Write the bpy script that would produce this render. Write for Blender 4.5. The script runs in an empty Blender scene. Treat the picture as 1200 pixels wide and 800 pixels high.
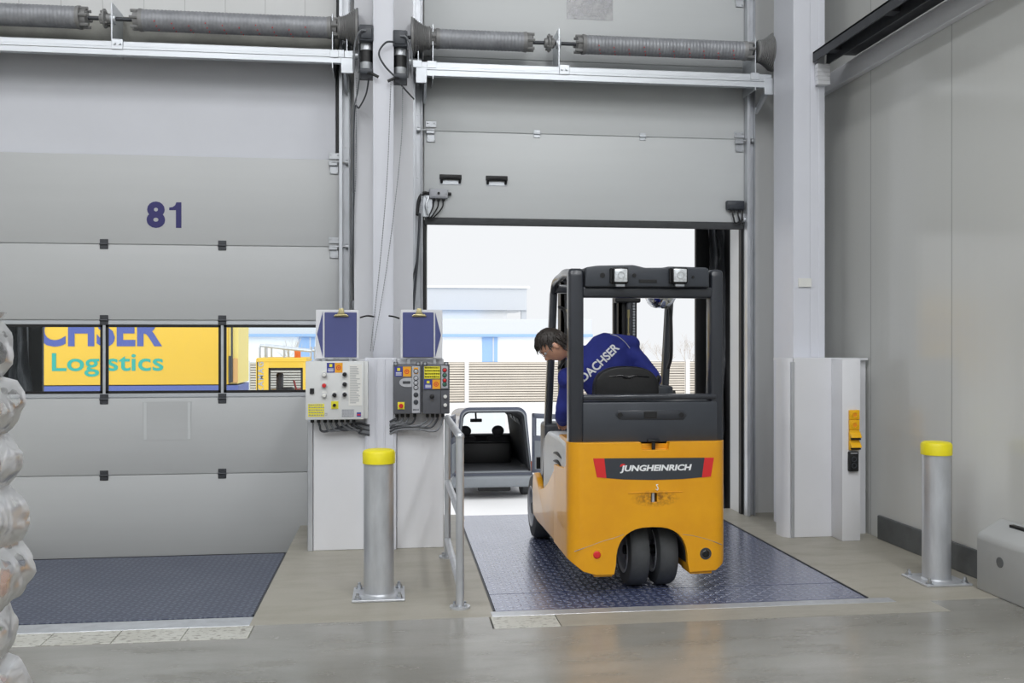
import bpy, bmesh, math, random
from mathutils import Vector, Matrix, Euler, noise
from mathutils.bvhtree import BVHTree

random.seed(7)
SC = bpy.context.scene
COL = SC.collection
R = math.radians
PI = math.pi
# ------------------------------------------------------------------ camera model
FPX, HCAM = 1100.0, 1.6
TH = math.atan(138.0 / FPX)
CT, ST = math.cos(TH), math.sin(TH)


def P(px, py, Y):
    """The point at depth Y (metres from the camera towards the door wall) in the direction of a pixel of the 1200x800 photo."""
    k, v = (px - 600) / FPX, (400 - py) / FPX
    t = Y / (CT - k * ST)
    return Vector(((k * CT + ST) * t, Y, HCAM + v * t))


def G(px, py, z=0.0):
    """The point on the level z in the direction of a pixel."""
    k = (px - 600) / FPX
    t = (HCAM - z) * FPX / (py - 400)
    return Vector(((k * CT + ST) * t, (CT - k * ST) * t, z))


# ------------------------------------------------------------------ materials
def lin(c):
    out = []
    for v in c[:3]:
        v = v / 255.0
        out.append(v / 12.92 if v <= 0.04045 else ((v + 0.055) / 1.055) ** 2.4)
    return (out[0], out[1], out[2], 1.0)


class NT:
    def __init__(self, name):
        self.m = bpy.data.materials.new(name)
        self.m.use_nodes = True
        self.t = self.m.node_tree
        self.b = self.t.nodes['Principled BSDF']
        self.out = self.t.nodes['Material Output']
        self._c = None

    def n(self, typ, **kw):
        nd = self.t.nodes.new(typ)
        for k, v in kw.items():
            setattr(nd, k, v)
        return nd

    def link(self, a, b):
        self.t.links.new(a, b)

    def coord(self):
        if self._c is None:
            self._c = self.n('ShaderNodeTexCoord').outputs['Object']
        return self._c

    def put(self, sock, v):
        if isinstance(v, bpy.types.NodeSocket):
            self.link(v, sock)
        else:
            sock.default_value = v

    def math(self, op, a, b=None, c=None, clamp=False):
        nd = self.n('ShaderNodeMath', operation=op)
        nd.use_clamp = clamp
        self.put(nd.inputs[0], a)
        if b is not None:
            self.put(nd.inputs[1], b)
        if c is not None:
            self.put(nd.inputs[2], c)
        return nd.outputs[0]

    def noise(self, scale, detail=4, rough=0.55, stretch=None, dist=0.0):
        nd = self.n('ShaderNodeTexNoise')
        nd.inputs['Scale'].default_value = scale
        nd.inputs['Detail'].default_value = detail
        nd.inputs['Roughness'].default_value = rough
        nd.inputs['Distortion'].default_value = dist
        c = self.coord()
        if stretch:
            mp = self.n('ShaderNodeMapping')
            mp.inputs['Scale'].default_value = stretch
            self.link(c, mp.inputs['Vector'])
            c = mp.outputs[0]
        self.link(c, nd.inputs['Vector'])
        return nd.outputs['Fac']

    def ramp(self, fac, lo, hi):
        nd = self.n('ShaderNodeMapRange')
        nd.clamp = True
        self.put(nd.inputs['Value'], fac)
        nd.inputs['From Min'].default_value = lo
        nd.inputs['From Max'].default_value = hi
        return nd.outputs[0]

    def mix(self, fac, a, b):
        nd = self.n('ShaderNodeMix', data_type='RGBA')
        self.put(nd.inputs['Factor'], fac)
        self.put(nd.inputs[6], a)
        self.put(nd.inputs[7], b)
        return nd.outputs[2]

    def bump(self, height, strength=0.2, dist=0.01):
        nd = self.n('ShaderNodeBump')
        nd.inputs['Strength'].default_value = strength
        nd.inputs['Distance'].default_value = dist
        self.link(height, nd.inputs['Height'])
        self.link(nd.outputs[0], self.b.inputs['Normal'])


MATS = {}


def M(name, col=None, rough=0.5, metal=0.0, var=0.06, scale=6.0, stretch=None, bump=0.0, bscale=60.0, spec=0.5, coat=0.0):
    if name in MATS:
        return MATS[name]
    t = NT(name)
    c = lin(col)
    t.b.inputs['Roughness'].default_value = rough
    t.b.inputs['Metallic'].default_value = metal
    t.b.inputs['Specular IOR Level'].default_value = spec
    t.b.inputs['Coat Weight'].default_value = coat
    if var:
        f = t.ramp(t.noise(scale, 5, 0.6, stretch), 0.3, 0.7)
        a = tuple(min(1, x * (1 - var)) for x in c[:3]) + (1,)
        b = tuple(min(1, x * (1 + var)) for x in c[:3]) + (1,)
        t.link(t.mix(f, a, b), t.b.inputs['Base Color'])
    else:
        t.b.inputs['Base Color'].default_value = c
    if bump:
        t.bump(t.noise(bscale, 4, 0.6, stretch), bump, 0.01)
    MATS[name] = t.m
    return t.m


def make_materials():
    M('panel_left', (190, 192, 193), 0.42, var=0.02, scale=1.2, stretch=(0.3, 1, 5))
    M('panel_right', (204, 207, 208), 0.42, var=0.02, scale=1.2, stretch=(0.3, 1, 5))
    M('lintel_white', (208, 210, 217), 0.45, var=0.02, scale=2)
    M('white_paint', (224, 225, 229), 0.45, var=0.02, scale=2)
    M('column_paint', (216, 218, 226), 0.42, var=0.02, scale=2)
    M('steel', (190, 193, 197), 0.38, 0.6, var=0.14, scale=9, bump=0.05, bscale=30)
    M('galvanised', (198, 201, 206), 0.36, 0.55, var=0.12, scale=14, stretch=(1, 1, .25), bump=0.04)
    M('alu', (205, 209, 214), 0.35, 0.6, var=0.06, scale=3, stretch=(.3, 1, 6))
    M('spring_steel', (150, 152, 157), 0.5, 0.3, var=0.14, scale=10)
    M('drum_grey', (142, 142, 142), 0.55, 0.3, var=0.14, scale=10)
    M('dark_steel', (78, 80, 84), 0.5, 0.6, var=0.15, scale=8)
    M('black', (20, 20, 22), 0.5, var=0.1)
    M('black_gloss', (14, 14, 17), 0.25, var=0.1)
    M('rubber', (70, 72, 74), 0.75, var=0.12, scale=14, bump=0.08)
    M('charcoal', (55, 59, 66), 0.42, var=0.05, scale=5)
    M('charcoal_steel', (44, 47, 54), 0.32, 0.0, var=0.06, scale=5, coat=0.3)
    M('yellow_cap', (236, 222, 28), 0.45, var=0.04, scale=12)
    M('navy', (78, 84, 136), 0.55, var=0.04)
    M('navy_paint', (45, 42, 104), 0.5, var=0.02)
    M('navy_jacket', (38, 48, 132), 0.85, var=0.12, scale=9, bump=0.25, bscale=24)
    M('trousers', (34, 38, 66), 0.85, var=0.1, scale=12, bump=0.2)
    M('white_print', (232, 234, 236), 0.6, var=0)
    M('paper', (228, 228, 224), 0.7, var=0.02)
    M('red', (214, 44, 46), 0.45, var=0.03)
    M('orange', (238, 150, 30), 0.5, var=0.03)
    M('label_yellow', (236, 226, 60), 0.6, var=0.03)
    M('label_orange', (240, 168, 38), 0.6, var=0.03)
    M('label_blue', (60, 66, 150), 0.6, var=0.03)
    M('socket_yellow', (240, 182, 20), 0.4, var=0.03)
    M('cabinet_grey', (218, 220, 220), 0.45, var=0.02)
    M('control_grey', (92, 94, 100), 0.5, var=0.04)
    M('control_light', (180, 182, 188), 0.5, var=0.03)
    M('cable', (124, 127, 132), 0.55, var=0.06)
    M('cable_dark', (70, 73, 78), 0.55, var=0.06)
    M('chrome', (225, 228, 232), 0.06, 1.0, var=0)
    M('brass', (170, 160, 120), 0.3, 0.8, var=0.05)
    M('lamp_lens', (220, 224, 228), 0.18, 0.35, var=0.25, scale=60)
    M('hood_grey', (206, 208, 210), 0.4, var=0.03)
    M('seat_black', (18, 18, 20), 0.45, var=0.15, scale=18, bump=0.15)
    M('skin', (226, 172, 146), 0.5, var=0.06, scale=20)
    M('hair', (46, 39, 35), 0.5, var=0.3, scale=50, stretch=(1, 1, .3), bump=0.2)
    M('concrete_block', (176, 178, 178), 0.7, var=0.04, scale=3, bump=0.05)
    M('plinth', (92, 95, 96), 0.7, var=0.2, scale=5, bump=0.1)
    M('yard', (238, 238, 238), 0.8, var=0.03, scale=.4)
    M('slat', (212, 204, 192), 0.7, var=0.06, scale=1.2)
    M('fence_post', (232, 234, 236), 0.6, var=0.02)
    M('building_white', (246, 247, 247), 0.7, var=0.01)
    M('building_grey', (208, 212, 217), 0.7, var=0.02)
    M('building_blue', (152, 186, 228), 0.6, var=0.03)
    M('bark', (206, 200, 194), 0.9, var=0.1)
    M('truck_yellow', (243, 198, 66), 0.45, var=0.02, scale=.6)
    M('truck_pale', (250, 226, 132), 0.5, var=0.03)
    M('truck_tan', (222, 172, 110), 0.5, var=0.03)
    M('truck_blue', (92, 106, 172), 0.5, var=0.03)
    M('teal', (50, 176, 160), 0.5, var=0.0)
    M('logo_blue', (84, 98, 170), 0.5, var=0.0)
    M('van_paint', (92, 97, 112), 0.3, 0.2, var=0.03, coat=0.5)
    M('van_plastic', (130, 135, 140), 0.55, var=0.05)
    M('van_inner', (66, 68, 72), 0.7, var=0.15)
    M('lamp_amber', (176, 96, 66), 0.3, var=0)
    M('beacon', (244, 120, 40), 0.3, var=0)
    M('fence_gap', (120, 112, 104), 0.8, var=0.05)
    M('dirty_band', (158, 158, 152), 0.75, var=0.25, scale=2.5, bump=0.1)
    M('pallet_wood', (178, 148, 108), 0.8, var=0.2, scale=4, stretch=(.3, 6, 6))
    M('sack', (226, 210, 204), 0.6, var=0.22, scale=7, bump=0.4, bscale=18)
    M('sack_pink', (224, 178, 168), 0.6, var=0.3, scale=7, bump=0.4, bscale=18)
    M('sack_tan', (206, 158, 132), 0.6, var=0.3, scale=7, bump=0.4, bscale=18)
    M('leaf_green', (120, 168, 60), 0.6, var=0.1)
    M('tomato', (220, 60, 62), 0.5, var=0.1)
    M('bolt', (190, 194, 200), 0.3, 0.9, var=0.05)
    M('green_button', (60, 110, 90), 0.5, var=0)
    M('text_grey', (150, 152, 156), 0.7, var=0)
    M('ceiling_white', (200, 202, 204), 0.7, var=0.02)

    # yellow lacquer with scuffs
    t = NT('forklift_yellow')
    f = t.ramp(t.noise(3, 6, 0.6), 0.35, 0.75)
    base = t.mix(f, lin((232, 164, 10)), lin((220, 150, 8)))
    s = t.ramp(t.noise(22, 5, 0.7, (1, 1, .35)), 0.70, 0.80)
    sx = t.n('ShaderNodeSeparateXYZ')
    t.link(t.coord(), sx.inputs[0])
    pc = P(768, 584, 5.75)
    dx = t.math('DIVIDE', t.math('SUBTRACT', sx.outputs[0], pc.x - 1.592), 0.15)
    dz = t.math('DIVIDE', t.math('SUBTRACT', sx.outputs[2], pc.z), 0.05)
    dd = t.math('ADD', t.math('MULTIPLY', dx, dx), t.math('MULTIPLY', dz, dz))
    near = t.math('SUBTRACT', 1.0, t.ramp(dd, 0.0, 1.2))
    rust = t.math('MULTIPLY', near, t.ramp(t.noise(34, 6, 0.7), 0.42, 0.58))
    base = t.mix(t.math('MULTIPLY', s, 0.35), base, lin((128, 96, 40)))
    t.link(t.mix(t.math('MULTIPLY', rust, 0.85), base, lin((104, 58, 22))), t.b.inputs['Base Color'])
    t.b.inputs['Roughness'].default_value = 0.38
    t.b.inputs['Coat Weight'].default_value = 0.3
    MATS['forklift_yellow'] = t.m

    # tread plate: raised lozenges, alternating direction
    def tread(name, base, worn, cell, metal, rough, worn_amt, big):
        t = NT(name)
        sx = t.n('ShaderNodeSeparateXYZ')
        t.link(t.coord(), sx.inputs[0])
        x = t.math('DIVIDE', sx.outputs[0], cell)
        y = t.math('DIVIDE', sx.outputs[1], cell)
        cx, cy = t.math('FLOOR', x), t.math('FLOOR', y)
        fx = t.math('SUBTRACT', t.math('SUBTRACT', x, cx), 0.5)
        fy = t.math('SUBTRACT', t.math('SUBTRACT', y, cy), 0.5)
        par = t.math('FLOORED_MODULO', t.math('ADD', cx, cy), 2.0)
        sg = t.math('SUBTRACT', t.math('MULTIPLY', par, 2.0), 1.0)
        gy = t.math('MULTIPLY', fy, sg)
        u = t.math('MULTIPLY', t.math('ADD', fx, gy), 0.7071)
        v = t.math('MULTIPLY', t.math('SUBTRACT', fx, gy), 0.7071)
        e = t.math('ADD', t.math('POWER', t.math('ABSOLUTE', t.math('DIVIDE', u, 0.56)), 2.0),
                   t.math('POWER', t.math('ABSOLUTE', t.math('DIVIDE', v, 0.19)), 2.0))
        h = t.math('SUBTRACT', 1.0, t.ramp(e, 0.45, 1.0))
        nz = t.ramp(t.noise(big, 5, 0.6), 0.35, 0.7)
        col = t.mix(t.math('MULTIPLY', h, t.math('MULTIPLY_ADD', nz, 0.5, 0.5)), base, worn)
        t.link(t.mix(t.math('MULTIPLY', nz, worn_amt), col, worn), t.b.inputs['Base Color'])
        t.b.inputs['Roughness'].default_value = rough
        t.b.inputs['Metallic'].default_value = metal
        if name == 'tread_blue':
            t.b.inputs['Coat Weight'].default_value = 1.0
            t.b.inputs['Coat Roughness'].default_value = 0.2
            t.b.inputs['Coat IOR'].default_value = 1.6
        t.bump(h, 0.5, 0.004)
        if name == 'tread_blue':
            t.link(t.b.inputs['Normal'].links[0].from_socket, t.b.inputs['Coat Normal'])
        MATS[name] = t.m
    tread('tread_blue', lin((84, 94, 132)), lin((172, 178, 200)), 0.052, 0.35, 0.26, 0.12, 2.2)
    tread('tread_blue_dark', lin((72, 78, 96)), lin((112, 118, 132)), 0.042, 0.12, 0.45, 0.1, 2.2)

    def cream():
        t = NT('tread_cream')
        v = t.n('ShaderNodeTexVoronoi', feature='DISTANCE_TO_EDGE')
        nzn = t.noise(26, 2, 0.5, (1, 2.2, 1))
        spots = t.ramp(nzn, 0.57, 0.62)
        nz = t.ramp(t.noise(3, 5, 0.6), 0.3, 0.7)
        col = t.mix(nz, lin((196, 196, 190)), lin((178, 177, 168)))
        t.link(t.mix(t.math('MULTIPLY', spots, 0.7), col, lin((110, 106, 98))), t.b.inputs['Base Color'])
        t.b.inputs['Roughness'].default_value = 0.5
        t.t.nodes.remove(v)
        t.bump(spots, -0.3, 0.004)
        MATS['tread_cream'] = t.m
    cream()

    # polished hall floor and lighter apron
    def concrete(name, a, b, c, rough0, rough1, scale):
        t = NT(name)
        n1 = t.ramp(t.noise(scale, 6, 0.6, (0.5, 1.6, 1), 0.4), 0.32, 0.7)
        n2 = t.ramp(t.noise(scale * 4.2, 6, 0.65, (0.6, 1.7, 1)), 0.45, 0.8)
        n3 = t.ramp(t.noise(70, 3, 0.6), 0.3, 0.75)
        col = t.mix(n1, a, b)
        col = t.mix(t.math('MULTIPLY', n2, 0.45), col, c)
        col = t.mix(t.math('MULTIPLY', n3, 0.12), col, lin((90, 86, 78)))
        t.link(col, t.b.inputs['Base Color'])
        rr = t.n('ShaderNodeMapRange')
        t.link(n2, rr.inputs['Value'])
        rr.inputs['To Min'].default_value = rough0
        rr.inputs['To Max'].default_value = rough1
        t.link(rr.outputs[0], t.b.inputs['Roughness'])
        t.bump(n3, 0.05, 0.003)
        MATS[name] = t.m
    concrete('hall_concrete', lin((126, 125, 119)), lin((158, 157, 152)), lin((100, 96, 87)), 0.18, 0.42, 0.8)
    concrete('apron_concrete', lin((172, 168, 157)), lin((156, 152, 140)), lin((136, 131, 117)), 0.4, 0.55, 0.8)
    concrete('strip_concrete', lin((166, 163, 153)), lin((150, 147, 138)), lin((130, 124, 113)), 0.4, 0.55, 1.5)

    # insulated wall panels with narrow vertical joints and fine ribbing
    def panels(name, col, axis, pitch, offs, rough, seam=0.5, rib=0.2):
        t = NT(name)
        sx = t.n('ShaderNodeSeparateXYZ')
        t.link(t.coord(), sx.inputs[0])
        a = t.math('DIVIDE', t.math('ADD', sx.outputs[axis], offs), pitch)
        d = t.math('ABSOLUTE', t.math('SUBTRACT', t.math('FRACT', a), 0.5))
        line = t.ramp(d, 0.5 - 0.006 / pitch, 0.5 - 0.002 / pitch)
        ribs = t.math('SINE', t.math('MULTIPLY', sx.outputs[axis], 2 * PI / 0.095))
        nz = t.ramp(t.noise(1.2, 3, .5, (1, 1, .2)), 0.3, 0.7)
        c = t.mix(nz, lin(col), lin(tuple(x * 0.985 for x in col)))
        t.link(t.mix(t.math('MULTIPLY', line, seam), c, lin((70, 72, 72))), t.b.inputs['Base Color'])
        t.b.inputs['Roughness'].default_value = rough
        hgt = t.math('SUBTRACT', t.math('MULTIPLY', ribs, 0.12), t.math('MULTIPLY', line, 1.2))
        t.bump(hgt, rib, 0.004)
        MATS[name] = t.m
    panels('wall_panels_side', (208, 209, 206), 1, 1.14, 0.55 * 1.14 - 0.0, 0.15, 0.5, 0.25)
    panels('wall_panels_front', (222, 223, 223), 0, 0.34, 0.1, 0.45, 0.25, 0.2)

    # clear glass, foil: transparent with a mirror reflection
    def clear(name, tint, refl, rough, ior=1.45, milky=0.0):
        m = bpy.data.materials.new(name)
        m.use_nodes = True
        nt = m.node_tree
        nt.nodes.clear()
        out = nt.nodes.new('ShaderNodeOutputMaterial')
        tr = nt.nodes.new('ShaderNodeBsdfTransparent')
        tr.inputs[0].default_value = tint
        gl = nt.nodes.new('ShaderNodeBsdfGlossy')
        gl.inputs['Roughness'].default_value = rough
        fr = nt.nodes.new('ShaderNodeFresnel')
        fr.inputs[0].default_value = ior
        mx = nt.nodes.new('ShaderNodeMixShader')
        nt.links.new(fr.outputs[0], mx.inputs[0])
        nt.links.new(tr.outputs[0], mx.inputs[1])
        nt.links.new(gl.outputs[0], mx.inputs[2])
        last = mx
        if milky:
            df = nt.nodes.new('ShaderNodeBsdfDiffuse')
            df.inputs[0].default_value = (.85, .85, .86, 1)
            m2 = nt.nodes.new('ShaderNodeMixShader')
            nz = nt.nodes.new('ShaderNodeTexNoise')
            nz.inputs['Scale'].default_value = 9
            nz.inputs['Detail'].default_value = 5
            tc = nt.nodes.new('ShaderNodeTexCoord')
            nt.links.new(tc.outputs['Object'], nz.inputs['Vector'])
            mr = nt.nodes.new('ShaderNodeMapRange')
            mr.inputs['From Min'].default_value = .35
            mr.inputs['From Max'].default_value = .7
            mr.inputs['To Min'].default_value = milky * .4
            mr.inputs['To Max'].default_value = milky * 1.6
            nt.links.new(nz.outputs['Fac'], mr.inputs['Value'])
            nt.links.new(mr.outputs[0], m2.inputs[0])
            nt.links.new(mx.outputs[0], m2.inputs[1])
            nt.links.new(df.outputs[0], m2.inputs[2])
            last = m2
        nt.links.new(last.outputs[0], out.inputs[0])
        MATS[name] = m
    clear('glass', (.93, .96, .97, 1), 1, 0.0)
    clear('cab_glass', (.88, .90, .92, 1), 1, 0.02)
    clear('foil', (.98, .98, .985, 1), 1, 0.28, 1.2, 0.24)
    clear('pocket_foil', (.97, .97, .98, 1), 1, 0.2, 1.4, 0.3)

    # crumpled black sheeting
    t = NT('black_sheet')
    t.b.inputs['Base Color'].default_value = lin((74, 76, 80))
    t.b.inputs['Roughness'].default_value = 0.32
    t.bump(t.noise(5, 4, 0.6, (1, 1, .5), 1.0), 0.6, 0.05)
    MATS['black_sheet'] = t.m


# ------------------------------------------------------------------ mesh builder
class MB:
    def __init__(self):
        self.bm = bmesh.new()

    def _merge(self, tm):
        me = bpy.data.meshes.new('t')
        tm.to_mesh(me)
        tm.free()
        self.bm.from_mesh(me)
        bpy.data.meshes.remove(me)

    def box(self, a, b, bev=0.0, seg=2, mat=None):
        a, b = Vector(a), Vector(b)
        tm = bmesh.new()
        bmesh.ops.create_cube(tm, size=1)
        c, s = (a + b) / 2, b - a
        for v in tm.verts:
            v.co = Vector((c.x + v.co.x * abs(s.x), c.y + v.co.y * abs(s.y), c.z + v.co.z * abs(s.z)))
        if bev:
            bev = min(bev, 0.49 * min(abs(s.x), abs(s.y), abs(s.z)))
            bmesh.ops.bevel(tm, geom=tm.edges[:], offset=bev, segments=seg, profile=0.5, affect='EDGES')
        if mat is not None:
            bmesh.ops.transform(tm, matrix=mat, verts=tm.verts)
        self._merge(tm)
        return self

    def pbox(self, x0, y0, x1, y1, Ya, Yb, bev=0.0, seg=2):
        """a box whose front face (at depth Ya) covers these pixels"""
        xm, ym = (x0 + x1) / 2, (y0 + y1) / 2
        return self.box((P(x0, ym, Ya).x, Ya, P(xm, y1, Ya).z), (P(x1, ym, Ya).x, Yb, P(xm, y0, Ya).z), bev, seg)

    def _frame(self, d):
        d = d.normalized()
        u = d.cross(Vector((0, 0, 1)))
        if u.length < 1e-4:
            u = Vector((1, 0, 0))
        u.normalize()
        return u, d.cross(u).normalized()

    def _rings(self, rings, closed=False, caps=True):
        bm = self.bm
        vs = [[bm.verts.new(p) for p in r] for r in rings]
        n = len(vs[0])
        m = len(vs)
        for i in range(m if closed else m - 1):
            a, b = vs[i], vs[(i + 1) % m]
            for j in range(n):
                try:
                    bm.faces.new((a[j], a[(j + 1) % n], b[(j + 1) % n], b[j]))
                except ValueError:
                    pass
        if caps and not closed:
            bm.faces.new(list(reversed(vs[0])))
            bm.faces.new(vs[-1])
        return vs

    def cyl(self, p0, p1, r0, r1=None, seg=24, bev=0.0):
        p0, p1 = Vector(p0), Vector(p1)
        r1 = r0 if r1 is None else r1
        d = (p1 - p0)
        u, w = self._frame(d)
        prof = [(0, r0), (1, r1)]
        if bev:
            q = bev / d.length
            prof = [(0, r0 - bev), (q * .3, r0 - bev * .3), (q, r0), (1 - q, r1), (1 - q * .3, r1 - bev * .3), (1, r1 - bev)]
        rings = []
        for t, r in prof:
            c = p0 + d * t
            rings.append([c + (u * math.cos(2 * PI * k / seg) + w * math.sin(2 * PI * k / seg)) * r for k in range(seg)])
        self._rings(rings)
        return self

    def lathe(self, o, axis, prof, seg=28):
        """prof: (radius, distance along the axis); closed solid"""
        o, axis = Vector(o), Vector(axis).normalized()
        u, w = self._frame(axis)
        rings = []
        for r, h in prof:
            c = o + axis * h
            rr = max(r, 1e-5)
            rings.append([c + (u * math.cos(2 * PI * k / seg) + w * math.sin(2 * PI * k / seg)) * rr for k in range(seg)])
        self._rings(rings)
        return self

    def ring(self, o, axis, prof, seg=32):
        """closed profile swept round the axis (tyres, rings)"""
        o, axis = Vector(o), Vector(axis).normalized()
        u, w = self._frame(axis)
        rings = []
        for r, h in prof:
            c = o + axis * h
            rings.append([c + (u * math.cos(2 * PI * k / seg) + w * math.sin(2 * PI * k / seg)) * r for k in range(seg)])
        self._rings(rings, closed=True)
        return self

    def tube(self, pts, r, seg=10, closed=False, round_caps=False):
        pts = [Vector(p) for p in pts]
        n = len(pts)
        rad = r if isinstance(r, (list, tuple)) else [r] * n
        if round_caps:
            a, b = (pts[0] - pts[1]).normalized(), (pts[-1] - pts[-2]).normalized()
            ra, rb = rad[0], rad[-1]
            pa = [pts[0] + a * ra * s for s in (0.98, 0.8, 0.45)]
            pb = [pts[-1] + b * rb * s for s in (0.45, 0.8, 0.98)]
            rad = [ra * .2, ra * .6, ra * .89] + list(rad) + [rb * .89, rb * .6, rb * .2]
            pts = pa + pts + pb
            n = len(pts)
        dirs = []
        for i in range(n):
            if closed:
                d = pts[(i + 1) % n] - pts[i - 1]
            else:
                d = pts[min(i + 1, n - 1)] - pts[max(i - 1, 0)]
            dirs.append(d.normalized())
        u, w = self._frame(dirs[0])
        rings = []
        for i in range(n):
            u = (u - dirs[i] * u.dot(dirs[i]))
            if u.length < 1e-6:
                u, w = self._frame(dirs[i])
            u.normalize()
            w = dirs[i].cross(u)
            rings.append([pts[i] + (u * math.cos(2 * PI * k / seg) + w * math.sin(2 * PI * k / seg)) * rad[i] for k in range(seg)])
        self._rings(rings, closed=closed)
        return self

    def loft(self, rings):
        self._rings([[Vector(p) for p in r] for r in rings])
        return self

    def prism(self, pts, plane, a0, a1, bev=0.0, seg=2):
        """a 2-D outline in plane 'xz', 'yz' or 'xy', pushed from a0 to a1 along the third axis"""
        def v3(p, a):
            return {'xz': (p[0], a, p[1]), 'yz': (a, p[0], p[1]), 'xy': (p[0], p[1], a)}[plane]
        tm = bmesh.new()
        A = [tm.verts.new(v3(p, a0)) for p in pts]
        B = [tm.verts.new(v3(p, a1)) for p in pts]
        n = len(pts)
        tm.faces.new(A)
        tm.faces.new(list(reversed(B)))
        for i in range(n):
            tm.faces.new((A[i], B[i], B[(i + 1) % n], A[(i + 1) % n]))
        bmesh.ops.recalc_face_normals(tm, faces=tm.faces[:])
        if bev:
            bmesh.ops.bevel(tm, geom=tm.edges[:], offset=bev, segments=seg, profile=0.5, affect='EDGES', clamp_overlap=True)
        self._merge(tm)
        return self

    def sphere(self, c, r, seg=20, rings=12, mat=None):
        tm = bmesh.new()
        bmesh.ops.create_uvsphere(tm, u_segments=seg, v_segments=rings, radius=1)
        rr = r if isinstance(r, (tuple, list)) else (r, r, r)
        for v in tm.verts:
            v.co = Vector((v.co.x * rr[0], v.co.y * rr[1], v.co.z * rr[2]))
        if mat is not None:
            bmesh.ops.transform(tm, matrix=mat, verts=tm.verts)
        bmesh.ops.translate(tm, vec=Vector(c), verts=tm.verts)
        self._merge(tm)
        return self

    def text(self, s, size, M4, depth=0.002, bold=0.0, shear=0.0, space=1.0, align='CENTER', sx=1.0):
        cu = bpy.data.curves.new('t', 'FONT')
        cu.body = s
        cu.size = size
        cu.extrude = depth / 2
        cu.offset = bold
        cu.shear = shear
        cu.space_character = space
        cu.align_x = align
        cu.align_y = 'CENTER'
        cu.resolution_u = 4
        ob = bpy.data.objects.new('t', cu)
        COL.objects.link(ob)
        bpy.context.view_layer.update()
        me = bpy.data.meshes.new_from_object(ob.evaluated_get(bpy.context.evaluated_depsgraph_get()))
        me.transform(M4 @ Matrix.Diagonal((sx, 1, 1, 1)))
        self.bm.from_mesh(me)
        bpy.data.meshes.remove(me)
        bpy.data.objects.remove(ob)
        bpy.data.curves.remove(cu)
        return self

    def size(self):
        xs = [v.co for v in self.bm.verts]
        return (min(c.x for c in xs), max(c.x for c in xs), min(c.z for c in xs), max(c.z for c in xs))

    def fit(self, x0, x1, z0, z1):
        """scale the geometry in the xz plane so that it fills this box"""
        a, b, c, d = self.size()
        for v in self.bm.verts:
            v.co.x = x0 + (v.co.x - a) / (b - a) * (x1 - x0)
            v.co.z = z0 + (v.co.z - c) / (d - c) * (z1 - z0)
        return self

    def build(self, name, mat, parent=None, smooth=35, loc=None):
        """one mesh object; loc (or the parent's place) becomes its origin"""
        bmesh.ops.recalc_face_normals(self.bm, faces=self.bm.faces[:])
        me = bpy.data.meshes.new(name)
        off = Vector(loc) if loc is not None else wloc(parent)
        bmesh.ops.translate(self.bm, vec=-off, verts=self.bm.verts)
        self.bm.to_mesh(me)
        self.bm.free()
        return finish(name, me, mat, parent, smooth, loc)


def finish(name, me, mat, parent=None, smooth=35, loc=None):
    if smooth:
        me.polygons.foreach_set('use_smooth', [True] * len(me.polygons))
        if smooth < 180:
            me.set_sharp_from_angle(angle=R(smooth))
    me.materials.append(MATS[mat] if isinstance(mat, str) else mat)
    o = bpy.data.objects.new(name, me)
    COL.objects.link(o)
    if parent is not None:
        o.parent = parent
    elif loc is not None:
        o.location = loc
    return o


def wloc(o):
    v = Vector((0, 0, 0))
    while o is not None:
        v = v + o.location
        o = o.parent
    return v


def evaluated(me, mods):
    """mesh data with modifiers worked in; mods: list of functions that add a modifier to the object"""
    o = bpy.data.objects.new('t', me)
    COL.objects.link(o)
    for f in mods:
        f(o)
    bpy.context.view_layer.update()
    r = bpy.data.meshes.new_from_object(o.evaluated_get(bpy.context.evaluated_depsgraph_get()))
    bpy.data.objects.remove(o)
    return r


def remeshed(mb, voxel, smooth=6, name='m'):
    me = bpy.data.meshes.new(name)
    mb.bm.to_mesh(me)
    mb.bm.free()

    def a(o):
        m = o.modifiers.new('r', 'REMESH')
        m.mode = 'VOXEL'
        m.voxel_size = voxel

    def b(o):
        m = o.modifiers.new('s', 'SMOOTH')
        m.factor = 0.5
        m.iterations = smooth
    r = evaluated(me, [a, b] if smooth else [a])
    bpy.data.meshes.remove(me)
    return r


def tag(o, label=None, cat=None, group=None, kind=None):
    if label:
        o['label'] = label
    if cat:
        o['category'] = cat
    if group:
        o['group'] = group
    if kind:
        o['kind'] = kind
    return o


def thing(name, label, cat, loc=(0, 0, 0), group=None, kind=None):
    o = bpy.data.objects.new(name, None)
    o.empty_display_size = 0.1
    COL.objects.link(o)
    o.location = loc
    return tag(o, label, cat, group, kind)


def copy_tree(o, parent=None):
    c = o.copy()
    COL.objects.link(c)
    if parent is not None:
        c.parent = parent
    for ch in list(o.children):
        copy_tree(ch, c)
    return c


def spline(pts, n=8):
    """Catmull-Rom through the points"""
    pts = [Vector(p) for p in pts]
    q = [pts[0] * 2 - pts[1]] + pts + [pts[-1] * 2 - pts[-2]]
    out = []
    for i in range(1, len(q) - 2):
        a, b, c, d = q[i - 1], q[i], q[i + 1], q[i + 2]
        for k in range(n):
            t = k / n
            out.append(0.5 * ((2 * b) + (c - a) * t + (2 * a - 5 * b + 4 * c - d) * t * t + (3 * b - a - 3 * c + d) * t ** 3))
    out.append(pts[-1])
    return out


# text that reads from the camera side (faces -Y): local x -> +X, local y -> +Z
def facing(x, y, z, rot=0.0):
    return Matrix.Translation((x, y, z)) @ Matrix.Rotation(rot, 4, 'Y') @ Matrix.Rotation(R(90), 4, 'X')


make_materials()
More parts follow.
